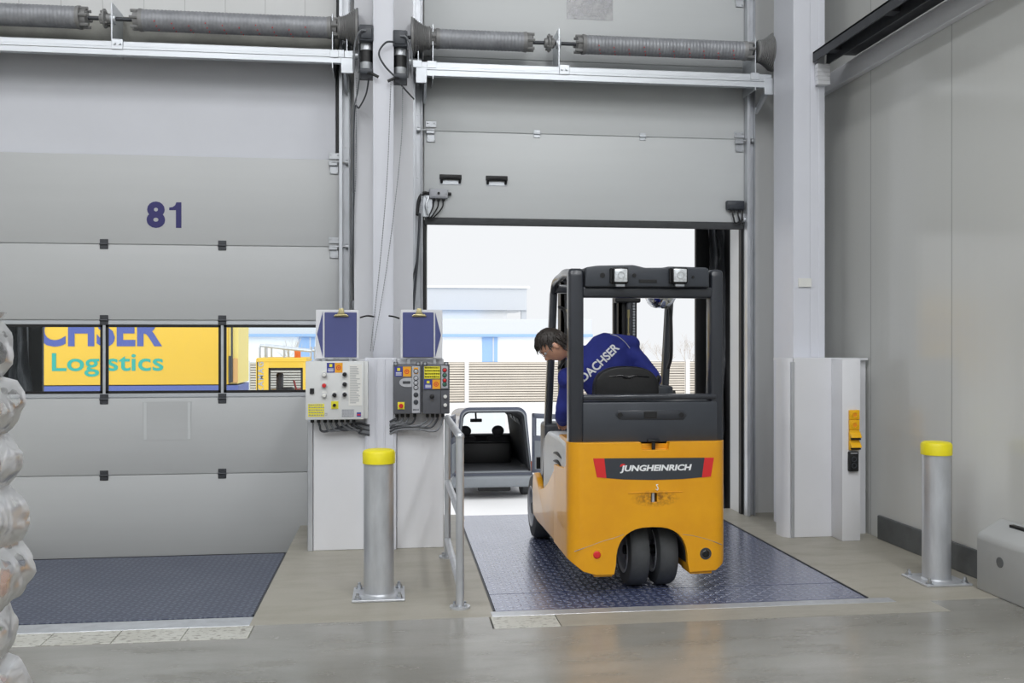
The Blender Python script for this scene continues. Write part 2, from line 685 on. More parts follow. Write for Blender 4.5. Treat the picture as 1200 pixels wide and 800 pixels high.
# ------------------------------------------------------------------ setting
XR = 3.92            # right wall
YW = 8.42            # inner face of the door wall
YD = 8.33            # face of the dock doors
XL, YB, ZC = -11.0, -10.0, 8.4
D1 = (-3.45, -0.47)  # left door
D2 = (0.262, 3.205)  # right door
L1 = (-3.16, -0.81, 5.63, 7.26)   # left leveler
L2 = (0.585, 2.935, 5.54, 8.36)   # right leveler
YA = 5.43            # where the lighter apron begins


def struct(o, label=None, cat=None):
    return tag(o, label, cat, kind='structure')


m = MB()
m.box((XL, YB, -.3), (XR, 5.2, 0))
m.box((XL, 5.2, -.3), (L1[0] - .12, YA, 0)).box((L1[1] + .03, 5.2, -.3), (L2[0] - .04, YA, 0)).box((3.28, 5.2, -.3), (XR, YA, 0))
struct(m.build('floor', 'hall_concrete'), 'polished grey concrete hall floor in front of the dock doors', 'floor')
m = MB()
m.box((XL, YA, -.3), (L1[0], 8.68, 0)).box((L1[1], YA, -.9), (L2[0], 8.68, 0)).box((L2[1], YA, -.9), (XR, 8.68, 0))
struct(m.build('floor_apron', 'apron_concrete'), 'beige concrete apron around the dock levelers', 'floor')
m = MB()
m.box((L2[0] + .35, 5.2, -.3), (3.28, YA - .001, .001))
struct(m.build('floor_strip', 'strip_concrete'), 'worn beige floor strip in front of the right dock leveler', 'floor')
m = MB()
m.box((L1[0], L1[2] - .2, -1.0), (L1[1], 8.68, -.9))
m.box((L1[0], YA, -.9), (L1[1], L1[2] - .06, -.3)).box((L1[0] - .1, L1[2] - .2, -1.0), (L1[0], 8.68, -.3))
m.box((L2[0], YA, -1.0), (L2[1], 8.68, -.9)).box((L2[0], YA, -.9), (L2[1], L2[2] - .06, -.3))
struct(m.build('floor_pit', 'plinth'), 'dark pit under the dock levelers', 'floor')
# cream checker plates set in the floor along the front of the levelers
plates = []
x = L1[1] + .03
for i in range(7):
    plates.append((x - .355, x - .004, 5.2, YA - .01))
    x -= .355
plates.append((L2[0] - .03, L2[0] + .345, 5.2, YA - .01))
for i, (a, b, c, d) in enumerate(plates):
    o = MB().box((a, c, -.05), (b, d, .003), .002, 1).build('floor_plate', 'tread_cream')
    where = ['at the bollard end of the row by the left leveler', 'second from the bollard end of the row by the left leveler',
             'third from the bollard end of the row by the left leveler', 'fourth from the bollard end of the row by the left leveler',
             'fifth from the bollard end of the row by the left leveler', 'sixth from the bollard end of the row by the left leveler',
             'beside the wrapped pallet, last of the row by the left leveler', 'alone at the corner of the right leveler by the handrail'][i]
    struct(o, 'cream tread plate in the floor ' + where, 'floor plate')
    o['group'] = 'cream tread plates in the floor'

# door wall
m = MB()
T0, T1 = YW, 8.68
m.box((XL, T0, -.3), (D1[0] + .03, T1, ZC))
m.box((D1[0] + .03, T0, 3.12), (D1[1] - .03, T1, ZC))
m.box((D1[0] + .03, T0, -1.5), (D1[1] - .03, T1, -.2))
m.box((D1[1] - .03, T0, -.3), (D2[0] + .03, T1, ZC))
m.box((D2[0] + .03, T0, 3.0), (D2[1] - .005, T1, ZC))
m.box((D2[1] - .005, T0, -.3), (XR + .3, T1, ZC))
m.box((XL, T0, -1.5), (XR + .3, T1, -.3 - .001))
struct(m.build('wall_front', 'wall_panels_front'), 'pale panelled wall around the two dock doors', 'wall')
struct(MB().box((P(415, 300, 8.17).x, 8.17, 0), (P(484, 300, 8.17).x, T0, ZC)).build('trim_4', 'white_paint'), 'white panel added to brighten the bay behind the slim column between the two doors', 'panel')  # added panel, set forward of the wall so the recessed bay reads brighter
m = MB().box((XR, YB, -.3), (XR + .2, YW, ZC))
o = m.build('wall_right', 'wall_panels_side')
struct(o, 'tall grey insulated panel wall along the side of the hall', 'wall')
struct(MB().box((XL - .2, YB, -.3), (XL, 8.68, ZC)).build('wall_left', 'wall_panels_side'), 'grey panel wall at the far side of the hall', 'wall')
struct(MB().box((XL, YB - .2, -.3), (XR, YB, ZC)).build('wall_back', 'ceiling_white'), 'pale wall behind the camera', 'wall')
struct(MB().box((XL, YB, ZC), (XR, 8.68, ZC + .2)).build('ceiling', 'ceiling_white'), 'pale hall ceiling', 'ceiling')
struct(MB().box((XR - .025, YB, 0), (XR, 7.2, .19), .004, 1).build('baseboard_right', 'plinth'), 'dark concrete plinth along the foot of the side wall', 'baseboard')

# steel columns
def hcol(x0, x1, y0, y1, z0, name, label):
    m = MB()
    m.box((x0, y0, z0), (x1, y0 + .018, ZC), .003, 1).box((x0, y1 - .018, z0), (x1, y1, ZC), .003, 1)
    xm = (x0 + x1) / 2
    w = (x1 - x0) * .26
    m.box((xm - w, y0 + .004, z0), (xm + w, y1 - .004, ZC))
    m.box((x0 + .008, y0 - .006, z0), (x0 + .02, y0 + .003, ZC)).box((x1 - .02, y0 - .006, z0), (x1 - .008, y0 + .003, ZC))
    return struct(m.build(name, 'column_paint'), label, 'column')
hcol(P(437, 300, 7.66).x, P(461.5, 300, 7.66).x, 7.66, YW, 0, 'column', 'slim pale grey steel column between the two dock doors')
m = MB()
m.box((3.35, 7.58, 0), (3.50, 8.0, ZC), .004, 1).box((3.50, 7.60, 0), (3.58, 7.98, ZC)).box((3.575, 7.58, 0), (3.63, 8.0, ZC), .004, 1).box((3.36, 7.585, 0), (3.62, 7.62, ZC))
struct(m.build('column', 'column_paint'), 'wide pale steel column in the corner by the side wall', 'column')

# cladding round the foot of the columns
ZT = 1.465
m = MB()
m.box((-.615, 7.31, 0), (-.215, 7.345, ZT), .004, 1).box((.02, 7.31, 0), (.382, 7.345, ZT), .004, 1)
m.box((-.615, 7.345, 0), (-.585, YW, ZT)).box((.352, 7.345, 0), (.382, 8.28, ZT))
m.box((-.585, 7.345, ZT - .03), (.352, 7.55, ZT - .002))
struct(m.build('column_cladding', 'white_paint'), 'white sheet cladding around the foot of the column between the doors', 'cladding')
m = MB().box((-.222, 7.27, 0), (.016, 7.35, ZT + .01), .004, 1)
for x in (-.205, -.14, -.075, -.01):
    m.box((x - .006, 7.262, 0), (x + .006, 7.275, ZT), .002, 1)
struct(m.build('column_cover', 'column_paint'), 'pale grey ribbed column cover behind the front bollard', 'cladding')
struct(MB().box((-.655, 7.30, 0), (-.617, 7.34, .99), .003, 1).box((-.66, 7.33, 0), (-.64, 7.5, .99), .003, 1).build('trim_1', 'galvanised'),
       'galvanised corner strip at the left edge of the white cladding', 'trim')
m = MB()
pl = [(3.235, 7.31), (3.235, 7.34)]
arc = [(3.15 + .075 - .075 * math.cos(a), 7.31 + .075 - .075 * math.sin(a)) for a in [R(q) for q in range(0, 91, 15)]]
m.prism([(3.15, 7.47)] + arc + [(3.225, 7.335), (3.19, 7.36), (3.17, 7.40), (3.17, 7.47)], 'xy', 0, ZT)
m.box((3.236, 7.31, 0), (3.56, 7.34, ZT), .004, 1)
m.box((3.17, 7.36, ZT - .02), (3.9, 7.575, ZT - .002))
struct(m.build('column_cladding', 'white_paint'), 'white sheet cladding around the foot of the corner column', 'cladding')
struct(MB().box((3.205, 7.300, 0), (3.236, 7.318, ZT - .03), .003, 1).build('trim_2', 'galvanised'), 'galvanised vertical strip on the rounded edge of the corner cladding', 'trim')
struct(MB().box((3.56, 7.13, 0), (3.715, 7.40, ZT - .005), .006, 2).box((3.60, 7.4, 0), (3.9, 7.45, ZT - .01)).build('service_duct_column', 'white_paint'),
       'white upright service duct carrying the yellow sockets', 'duct')

# cable rail and beam along the side wall
struct(MB().box((3.86, -6, 3.845), (3.92, 8.4, 4.0), .004, 1).build('beam', 'white_paint'), 'white horizontal beam high on the side wall', 'beam')
m = MB()
for k in range(5):
    m.box((3.54, 7.53, 3.768 + k * .0355), (3.654, 7.58, 3.768 + k * .0355 + .034), .002, 1)
struct(m.build('beam_bracket', 'white_paint'), 'small ribbed end bracket where the beam meets the corner column', 'beam')
m = MB()
m.box((3.52, -6, 4.035), (3.9, 7.575, 4.05)).box((3.52, -6, 3.965), (3.532, 7.575, 4.05)).box((3.64, -6, 3.945), (3.652, 7.575, 4.05))
for k in range(14):
    m.box((3.535, 7.4 - k * .9, 3.99), (3.65, 7.3 - k * .9, 4.02))
struct(m.build('beam_channel', 'dark_steel'), 'grey steel channel running on top of the white wall beam', 'beam')

# dock shelters outside: side curtains and posts of black sheeting
def shelter(x0, x1, side, label):
    t = thing('dock_shelter', label, 'dock shelter', (x0, 9.2, -1.5))
    m = MB()
    m.box((min(x0, x1), 9.2, -1.5), (max(x0, x1), 9.24, 3.6))
    m.build('side_curtain', 'black', t)
    # a crumpled loose sheet hanging inside
    m = MB()
    n, h = 26, 60
    rows = []
    for j in range(h + 1):
        z = 3.1 - j * (4.3 / h)
        row = []
        for i in range(n + 1):
            u = i / n
            x = x0 + side * (.03 + u * .26)
            y = 8.95 + .05 * math.sin(u * 17 + 1.2 * math.sin(z * 2.1)) + .10 * noise.noise((u * 3.2, z * 1.5, side * 3.0)) + .03 * noise.noise((u * 11, z * 6, 2))
            x += .035 * noise.noise((u * 2, z * 2.4, 7.7))
            row.append(m.bm.verts.new((x, y, z)))
        rows.append(row)
    for j in range(h):
        for i in range(n):
            m.bm.faces.new((rows[j][i], rows[j][i + 1], rows[j + 1][i + 1], rows[j + 1][i]))
    m.build('loose_sheet', 'black_sheet', t, 60)
    m = MB().box((min(x0 + side * .2, x0 + side * .45), 8.7, -1.5), (max(x0 + side * .2, x0 + side * .45), 9.2, 3.6))
    m.build('post', 'black', t)
    return t
shelter(3.03, 3.42, 1, 'black rubber dock shelter curtain outside the open dock door')
shelter(-3.245, -3.75, -1, 'black dock shelter curtain seen through the window of closed door 81')

# ------------------------------------------------------------------ dock levelers
def seamed(m, x0, x1, y, z):
    m.box((x0, y - .004, z - .01), (x1, y + .004, z + .0012))
t = thing('dock_leveler', 'blue tread plate dock leveler under the forklift at the open door', 'dock leveler', ((L2[0] + L2[1]) / 2, 6.9, 0))
m = MB().box((L2[0] + .012, L2[2], -.04), (L2[1] - .012, 5.906, 0.0)).box((L2[0] + .012, 5.914, -.04), (L2[1] - .012, 8.34, 0.0)).box((L2[0] + .012, 5.8, -.05), (L2[1] - .012, 6.0, -.012))
m.build('deck', 'tread_blue', t)
m = MB().box((L2[0] + .05, 8.3, -.06), (L2[1] - .05, 8.75, -.025), .004, 1)
m.build('lip', 'tread_blue', t)
m = MB().box((L2[0] - .02, YA, -.1), (L2[1] + .13, L2[2] - .012, .002), .002, 1)
m.build('front_frame', 'galvanised', t)
for xq in (L2[0] + .001, L2[1] - .001):
    MB().box((xq - .005, L2[2], -.5), (xq + .005, 8.34, .004)).build('side_frame', 'dark_steel', t)
t = thing('dock_leveler', 'dark blue tread plate dock leveler in front of closed door 81', 'dock leveler', ((L1[0] + L1[1]) / 2, 6.4, 0))
MB().box((L1[0] + .012, L1[2], -.04), (L1[1] - .012, L1[3], 0.0), .003, 1).build('deck', 'tread_blue_dark', t)
MB().box((L1[0] - .02, YA, -.1), (L1[1], L1[2] - .035, .002), .002, 1).build('front_frame', 'galvanised', t)
for xq in (L1[0] + .004, L1[1] - .004):
    MB().box((xq - .004, L1[2], -.5), (xq + .004, L1[3], .004)).build('side_frame', 'dark_steel', t)
MB().box((L1[0] + .1, L1[3] - .04, -.35), (L1[1] - .1, L1[3] - .002, -.04)).build('lip', 'dark_steel', t)
for xq in (L1[0] + .3, L1[1] - .42):
    MB().box((xq, 5.9, -.9), (xq + .12, 7.1, -.04)).build('lift_beam', 'dark_steel', t)
# ------------------------------------------------------------------ dock doors
def section(x0, x1, z0, z1, mat, t):
    m = MB()
    m.box((x0, YD, z0 + .003), (x1, YD + .03, z1 - .003), .005, 2)
    m.box((x0, YD + .012, z0 - .018), (x1, YD + .04, z1 - .022))
    return m.build('panel', mat, t)


def hinge(x, z, t, mat='dark_steel', w=.034, h=.042):
    m = MB()
    m.box((x - w, YD - .006, z + .006), (x + w, YD, z + h), .002, 1)
    m.box((x - w, YD - .006, z - h), (x + w, YD, z - .006), .002, 1)
    m.cyl((x - w, YD - .01, z), (x + w, YD - .01, z), .009, seg=10)
    for dx in (-.02, .02):
        m.cyl((x + dx, YD - .011, z + .026), (x + dx, YD - .004, z + .026), .006, seg=6)
        m.cyl((x + dx, YD - .011, z - .026), (x + dx, YD - .004, z - .026), .006, seg=6)
    return m.build('hinge', mat, t)


def roller_bracket(x, z, side, t):
    """end hinge with the roller that runs in the track; side +1: track lies towards +x"""
    m = MB()
    m.box((x - .036, YD - .012, z - .10), (x + .036, YD, z - .03), .003, 1)
    m.box((x - .048, YD - .010, z + .03), (x + .048, YD, z + .085), .003, 1)
    m.box((x - .045, YD - .035, z - .03), (x + .03, YD - .005, z + .012), .004, 1)
    m.cyl((x - .02 * side, YD - .03, z), (x + side * .12, YD - .03, z), .008, seg=8)
    m.cyl((x + side * .10, YD - .03, z), (x + side * .125, YD - .03, z), .022, seg=14)
    for dx in (-.03, .03):
        m.cyl((x + dx, YD - .02, z - .08), (x + dx, YD - .01, z - .08), .008, seg=6)
        m.cyl((x + dx, YD - .02, z + .07), (x + dx, YD - .01, z + .07), .008, seg=6)
    return m.build('roller_bracket', 'steel', t)


def track(x, side, z0, z1, t, second=True):
    """vertical guide: an angle on the wall and a rolled channel; side is towards the door"""
    m = MB()
    m.box((x - .045, YD - .004, z0), (x + .045, YD + .05, z1), .003, 1)
    m.box((x - .05, YD - .075, z0), (x - .042, YD, z1), .002, 1)
    m.box((x + .030, YD - .055, z0), (x + .038, YD, z1), .002, 1)
    m.box((x - .05, YD - .08, z0), (x - .02, YD - .072, z1), .002, 1)
    z = z0 + .3
    while z < z1:
        m.cyl((x, YD - .012, z), (x, YD - .002, z), .009, seg=6)
        z += .55
    return m.build('track', 'galvanised', t)


# --- closed door on the left, number 81
t1 = thing('door_1', 'closed light grey sectional dock door numbered 81 with a row of windows', 'dock door', ((D1[0] + D1[1]) / 2, YD, -.235), kind='structure')
zs1 = [3.19, 2.426, 1.782, 1.12, .464, -.235]
for i in (0, 1, 3, 4):
    section(D1[0], D1[1], zs1[i + 1], zs1[i], 'panel_left', t1)
# window section: aluminium frame round four panes
za, zb = zs1[3], zs1[2]
w0, w1 = 1.158, 1.743
xm = [P(122, 420, YD).x, P(260.5, 420, YD).x]
pit = xm[1] - xm[0]
bars = [xm[0] - pit, xm[0], xm[1], xm[1] + pit]
m = MB()
m.box((D1[0], YD, za + .003), (D1[1], YD + .04, w0), .004, 1).box((D1[0], YD + .012, za - .02), (D1[1], YD + .038, za + .02)).box((D1[0], YD, w1), (D1[1], YD + .04, zb - .003), .004, 1)
for b in bars:
    m.box((b - .011, YD, w0 - .01), (b + .011, YD + .04, w1 + .01))
m.box((D1[0], YD, w0 - .01), (D1[0] + .06, YD + .04, w1 + .01)).box((D1[1] - .03, YD, w0 - .01), (D1[1], YD + .04, w1 + .01))
wf = m.build('window_frame', 'alu', t1)
edges = [D1[0] + .05] + bars + [D1[1] - .02]
for a, b in zip(edges[:-1], edges[1:]):
    if b - a < .15:
        continue
    a2, b2 = a + .011, b - .011
    m = MB()
    q = .022
    m.box((a2, YD + .003, w0), (b2, YD + .02, w0 + q)).box((a2, YD + .003, w1 - q), (b2, YD + .02, w1))
    m.box((a2, YD + .003, w0), (a2 + q, YD + .02, w1)).box((b2 - q, YD + .003, w0), (b2, YD + .02, w1))
    m.build('gasket', 'black', wf)
    MB().box((a2 + .01, YD + .012, w0 + .01), (b2 - .01, YD + .016, w1 - .01)).build('pane', 'glass', wf)
for z in (zs1[1], zs1[2] + .0, zs1[3] - .01, zs1[4]):
    for b in (bars[1], bars[2]):
        hinge(b, z, t1)
roller_bracket(D1[1] - .05, zs1[0] - .03, 1, t1)
roller_bracket(D1[1] - .05, zs1[1] - .0, 1, t1)
MB().text('8', .3, facing(0, YD - .0015, 0), .002, .014).fit(P(171.8, 250, YD).x, P(193.5, 250, YD).x, P(182, 267, YD).z, P(182, 236, YD).z).build('number', 'navy_paint', t1)
MB().prism([(lambda p: (p.x, p.z))(P(a_, b_, YD)) for a_, b_ in ((206.2, 267), (206.2, 246.2), (198.3, 246.2), (198.3, 243.2), (202.5, 242.4), (205.2, 240.6), (206.6, 237), (212.6, 237), (212.6, 267))], 'xz', YD - .002, YD - .0002).build('number', 'navy_paint', t1)
# document pocket
m = MB()
a, b = P(167, 516, YD), P(225, 470, YD)
m.box((a.x, YD - .002, a.z), (b.x, YD + .002, b.z))
dp = m.build('document_pocket', 'panel_left', t1)
m = MB()
m.box((a.x + .012, YD - .005, a.z + .008), (a.x + .035, YD, b.z - .008)).box((b.x - .035, YD - .005, a.z + .008), (b.x - .012, YD, b.z - .008))
m.build('pocket_rail', 'panel_right', dp)
MB().box((D1[0] + .01, YD + .005, zs1[5] - .03), (D1[1] - .01, YD + .035, zs1[5] + .005), .005, 2).build('bottom_seal', 'rubber', t1)
track(-.425, -1, -.3, 6.0, t1)
track(-3.50, 1, -.3, 6.0, t1)
struct(MB().box((-3.6, YW - .045, 3.185), (-.51, YW - .004, 4.052), .004, 1).build('trim_3', 'lintel_white'), 'smooth white lintel panel between closed door 81 and the spring shaft beam', 'lintel')
m = MB().box((-.505, YW - .055, 3.185), (-.47, YW - .002, 6.0), .004, 1)
m.box((-.47, YD + .03, -.2), (-.44, YW, 3.2))
m.build('side_seal', 'black', t1)

# --- open door on the right, lifted straight up
t2 = thing('door_2', 'open light grey sectional dock door raised above the forklift', 'dock door', ((D2[0] + D2[1]) / 2, YD, 2.66), kind='structure')
zs2 = [6.05, 5.38, 4.72, 4.06, 3.462, 2.695]
zs2 = [6.1, 5.44, 4.78, 4.12, 3.462, 2.695]
for i in range(5):
    section(D2[0], D2[1], zs2[i + 1], zs2[i], 'panel_right', t2)
MB().box((D2[0] + .005, YD + .002, 2.635), (D2[1] - .005, YD + .04, 2.70), .008, 2).build('bottom_seal', 'rubber', t2)
for px, py in ((528, 210.5), (582, 212)):
    c = P(px, py, YD)
    m = MB()
    m.box((c.x - .095, YD - .006, c.z - .045), (c.x + .095, YD, c.z - .005), .004, 1)
    h = m.build('handle', 'alu', t2)
    m = MB()
    m.box((c.x - .098, YD - .012, c.z + .0), (c.x + .098, YD - .002, c.z + .045), .006, 2)
    m.tube(spline([(c.x - .08, YD - .006, c.z - .03), (c.x - .075, YD - .03, c.z + .005), (c.x, YD - .035, c.z + .012), (c.x + .075, YD - .03, c.z + .005), (c.x + .08, YD - .006, c.z - .03)], 5), .011, 8)
    m.build('grip', 'black', h)
for px in (629, 753):
    c = P(px, 155 if px < 700 else 161, YD)
    hinge(c.x, 3.462, t2, 'alu', .03, .034)
roller_bracket(D2[0] + .06, 3.462, -1, t2)
roller_bracket(D2[1] - .05, 3.445, 1, t2)
roller_bracket(D2[1] - .05, 4.78, 1, t2)
# white bottom brackets with the cable ends
m = MB()
c = P(497, 238, YD)
m.box((c.x - .015, YD - .01, 2.70), (c.x + .075, YD, 2.92), .004, 1)
for z in (2.74, 2.80, 2.88):
    m.cyl((c.x + .03, YD - .025, z), (c.x + .03, YD - .008, z), .016, seg=10)
m.tube(spline([(c.x + .03, YD - .03, 2.72), (c.x + .015, YD - .04, 2.80), (c.x + .04, YD - .03, 2.88)], 5), .008, 6)
m.build('bottom_bracket', 'alu', t2)
m = MB()
m.box((D2[1] - .07, YD - .01, 2.70), (D2[1] + .02, YD, 2.78), .004, 1)
m.cyl((D2[1] - .02, YD - .02, 2.72), (D2[1] + .05, YD - .02, 2.72), .02, seg=10)
m.build('bottom_bracket', 'alu', t2)
track(.205, 1, 0, 6.0, t2)
track(3.255, -1, 0, 6.0, t2)
m = MB().box((.255, YD + .028, 0), (.284, YW + .06, 2.9), .003, 1)
m.build('side_seal', 'black', t2)
m = MB().box((3.185, YD + .028, 0), (3.213, YW + .0, 2.9), .003, 1)
m.build('side_seal', 'black', t2)
# cable junction boxes on the lowest section
def junction(px0, py0, px1, py1, mat, label, ncab, hang, name='junction_box'):
    a, b = P(px0, py1, YD - .05), P(px1, py0, YD - .05)
    t = thing(name, label, 'junction box', ((a.x + b.x) / 2, YD, a.z))
    m = MB().box((a.x, YD - .05, a.z), (b.x, YD, b.z), .012, 3)
    m.build('housing', mat, t)
    m = MB().box((a.x + .012, YD - .056, a.z + .012), (b.x - .012, YD - .048, b.z - .012), .004, 2)
    for sx in (.022,):
        for x in (a.x + sx, b.x - sx):
            m.cyl((x, YD - .06, (a.z + b.z) / 2), (x, YD - .05, (a.z + b.z) / 2), .006, seg=8)
    m.build('lid', mat, t)
    for k in range(ncab):
        x = a.x + (b.x - a.x) * (k + 1) / (ncab + 1)
        g = MB().cyl((x, YD - .025, a.z - .022), (x, YD - .025, a.z), .011, seg=8)
        g.build('cable_gland', 'black', t)
    return t, a, b
t, a, b = junction(503, 221, 525, 232, 'control_light', 'light grey junction box with three cables, left end of the open door', 3, 0)
MB().cyl(((a.x + b.x) / 2, YD - .062, (a.z + b.z) / 2 + .0), ((a.x + b.x) / 2, YD - .05, (a.z + b.z) / 2), .012, seg=12).build('button', 'black', t)
MB().cyl((b.x, YD - .025, (a.z + b.z) / 2), (b.x + .03, YD - .025, (a.z + b.z) / 2), .014, seg=10).build('cable_gland', 'black', t)
zc = (a.z + b.z) / 2
cab = []
cab.append(([(a.x, YD - .03, zc), (a.x - .05, YD - .04, zc + .0), (a.x - .09, YD - .05, zc - .06), (.20, YD - .09, zc - .2)], .014))
for k in range(3):
    x = a.x + (b.x - a.x) * (k + 1) / 4
    cab.append(([(x, YD - .025, a.z - .02), (x - .01, YD - .03, a.z - .08), (x - .05 - .02 * k, YD - .03, a.z - .17), (a.x - .02, YD - .02, 2.69)], .006))
for p, r in cab:
    o = MB().tube(spline(p, 8), r, 8).build('cable', 'black')
    tag(o, 'black cable curving from the light grey junction box on the open door', 'cable', 'cables at the light grey junction box')
t, a, b = junction(852, 235, 873, 245.5, 'charcoal', 'dark grey junction box at the right end of the open door', 3, 0)
for k in range(2):
    x = a.x + (b.x - a.x) * (.35 + .3 * k)
    p = [(x, YD - .025, a.z - .02), (x + .01, YD - .03, a.z - .07), (x + .03, YD - .03, a.z - .12), (D2[1] - .02, YD - .03, 2.72 + k * .1)]
    o = MB().tube(spline(p, 8), .007, 8).build('cable', 'black')
    tag(o, 'thin black cable below the dark grey junction box on the open door', 'cable', 'cables at the dark junction box')
# transparent pocket with a sheet on the upper part of the open door
c0, c1 = P(664, 22, YD), P(718, -12, YD)
t = thing('document_sleeve', 'clear plastic document sleeve high on the open door panel', 'document sleeve', ((c0.x + c1.x) / 2, YD, c0.z))
MB().box((c0.x, YD - .004, c0.z), (c1.x, YD - .001, c1.z), .001, 1).build('sleeve', 'pocket_foil', t)
MB().box((c0.x + .02, YD - .006, c0.z + .03), (c1.x - .01, YD - .0045, c0.z + .27)).build('sheet', 'pocket_foil', t)


# ------------------------------------------------------------------ spring shafts above the doors
def spring_prof(r, x0, x1, pitch=.03):
    prof = [(.03, x0), (r * .96, x0)]
    n = int((x1 - x0) / pitch)
    for i in range(n):
        a = x0 + (x1 - x0) * i / n
        b = x0 + (x1 - x0) * (i + 1) / n
        q = (b - a)
        prof += [(r * .965, a + q * .05), (r, a + q * .3), (r, a + q * .7), (r * .965, a + q * .95)]
    return prof + [(r * .96, x1), (.03, x1)]


def shaft_set(name_label, xa, xb, zc, yc, springs, coupler, plate, drums, beam, zb, motor_x):
    t = thing('spring_shaft', name_label, 'door spring shaft', ((xa + xb) / 2, yc, zb[0]))
    MB().cyl((xa, yc, zc), (xb, yc, zc), .016, seg=14).build('shaft', 'dark_steel', t)
    for (s0, s1, r, dots) in springs:
        sp = MB().lathe((0, yc, zc), (1, 0, 0), spring_prof(r, s0, s1), 26).build('spring', 'spring_steel', t, 50)
        if dots:
            m = bmesh.new()
            m.from_mesh(sp.data)
            nf = len(m.faces)
            x = s0 + .12
            k = 0
            while x < s1 - .08:
                for j in range(3):
                    ang = R(200 + j * 26 + (k % 3) * 9)
                    tr_ = Matrix.Translation(Vector((x + j * .012, yc + math.cos(ang) * r, zc + math.sin(ang) * r)) - wloc(t))
                    bmesh.ops.create_uvsphere(m, u_segments=6, v_segments=4, radius=.0055, matrix=tr_)
                x += .135
                k += 1
            m.faces.ensure_lookup_table()
            for f_ in m.faces[nf:]:
                f_.material_index = 1
            m.to_mesh(sp.data)
            m.free()
            sp.data.materials.append(MATS['red'])
        for e, sgn in ((s0, -1), (s1, 1)):
            m = MB()
            m.lathe((e, yc, zc), (sgn, 0, 0), [(.02, -.02), (r * .99, -.02), (r * 1.06, .0), (r * 1.06, .015), (r * .8, .02), (r * .8, .06), (.03, .065), (.018, .07)], 22)
            for k in range(6):
                a = 2 * PI * k / 6
                m.cyl((e + sgn * .01, yc + math.cos(a) * r * .85, zc + math.sin(a) * r * .85), (e + sgn * .08, yc + math.cos(a) * r * .85, zc + math.sin(a) * r * .85), .013, seg=6)
            m.build('spring_plug', 'drum_grey', t)
    m = MB()
    m.lathe((coupler, yc, zc), (1, 0, 0), [(.018, -.05), (.04, -.045), (.045, -.02), (.078, -.012), (.078, .0), (.045, .012), (.04, .04), (.018, .05)], 20)
    for k in range(4):
        a = PI / 4 + PI / 2 * k
        m.cyl((coupler - .03, yc + math.cos(a) * .062, zc + math.sin(a) * .062), (coupler + .02, yc + math.cos(a) * .062, zc + math.sin(a) * .062), .010, seg=6)
    m.build('coupler', 'drum_grey', t)
    for px in plate:
        m = MB()
        m.box((px - .006, yc - .05, zb[1] - .06), (px + .006, YW - .06, zc + .12), .002, 1)
        m.box((px, yc - .06, zb[1] - .07), (px + .09, yc + .05, zb[1] + .015), .003, 1)
        for q in (.025, .065):
            m.cyl((px + q, yc - .075, zb[1] - .025), (px + q, yc - .058, zb[1] - .025), .011, seg=6)
        m.lathe((px - .02, yc, zc), (1, 0, 0), [(.017, 0), (.04, 0), (.045, .01), (.045, .03), (.04, .04), (.017, .04)], 16)
        m.build('bearing_bracket', 'alu', t)
    for (x, sgn) in drums:
        prof = [(.02, 0), (.085, 0), (.10, .012)]
        n = 9
        for k in range(n):
            q = k / (n - 1)
            r = .095 + .065 * q ** 1.6
            prof += [(r + .004, .015 + .135 * (k + .25) / n), (r - .003, .015 + .135 * (k + .85) / n)]
        prof += [(.166, .152), (.17, .16), (.17, .17), (.06, .172), (.02, .172)]
        MB().lathe((x, yc, zc), (sgn, 0, 0), prof, 30).build('cable_drum', 'drum_grey', t)
    m = MB()
    yf = yc - .05
    m.box((beam[0], yf, zb[0]), (beam[1], yf + .012, zb[1]), .003, 1)
    m.box((beam[0], yf, zb[1] - .012), (beam[1], YW - .11, zb[1]), .003, 1)
    m.box((beam[0], yf, zb[0]), (beam[1], yf + .05, zb[0] + .012), .003, 1)
    q = (zb[1] - zb[0])
    m.box((beam[0], yf - .006, zb[0] + q * .42), (beam[1], yf + .004, zb[0] + q * .62), .003, 1)
    m.build('support_beam', 'alu', t)
    return t


yc = 8.08
za = P(160, 30, yc).z
XA0 = lambda px, py=40: P(px, py, yc).x
t = shaft_set('spring shaft with two grey torsion springs above closed door 81', -3.8, XA0(440), 4.255, yc,
              [(-3.5, XA0(93), .090, False), (XA0(166), XA0(386), .088, True)], XA0(124), [XA0(133)],
              [(XA0(396), 1), (-3.56, -1)], (-3.76, XA0(404)), (3.945, 4.06), 0)
m = MB().box((-3.6, YW - .09, 4.06), (XA0(398), YW - .004, 4.36), .003, 1)
m.build('back_plate', 'dirty_band', t)
for x in (-3.77, -3.535, XA0(390), XA0(407)):
    m = MB()
    m.box((x - .005, yc - .05, 3.9), (x + .005, YW - .06, 4.36), .002, 1)
    m.box((x - .02, yc - .062, 3.99), (x + .05, yc - .05, 4.05), .002, 1)
    m.build('end_bracket', 'alu', t)
m = MB()
m.box((XA0(400), yc - .06, 3.86), (XA0(414), yc - .04, 3.99), .003, 1)
m.prism([(yc - .05, 3.86), (yc + .2, 3.75), (yc + .2, 3.80), (yc - .05, 3.95)], 'yz', XA0(403), XA0(406))
m.build('corner_bracket', 'alu', t)
z2 = 4.20
t = shaft_set('spring shaft with two grey torsion springs above the open door', XA0(462), XA0(908), z2, yc,
              [(XA0(513), XA0(615), .082, False), (XA0(684), XA0(872), .082, True)], XA0(644), [XA0(654)],
              [(XA0(505), -1), (XA0(886), 1)], (XA0(492), XA0(902)), (3.865, 3.985), 0)
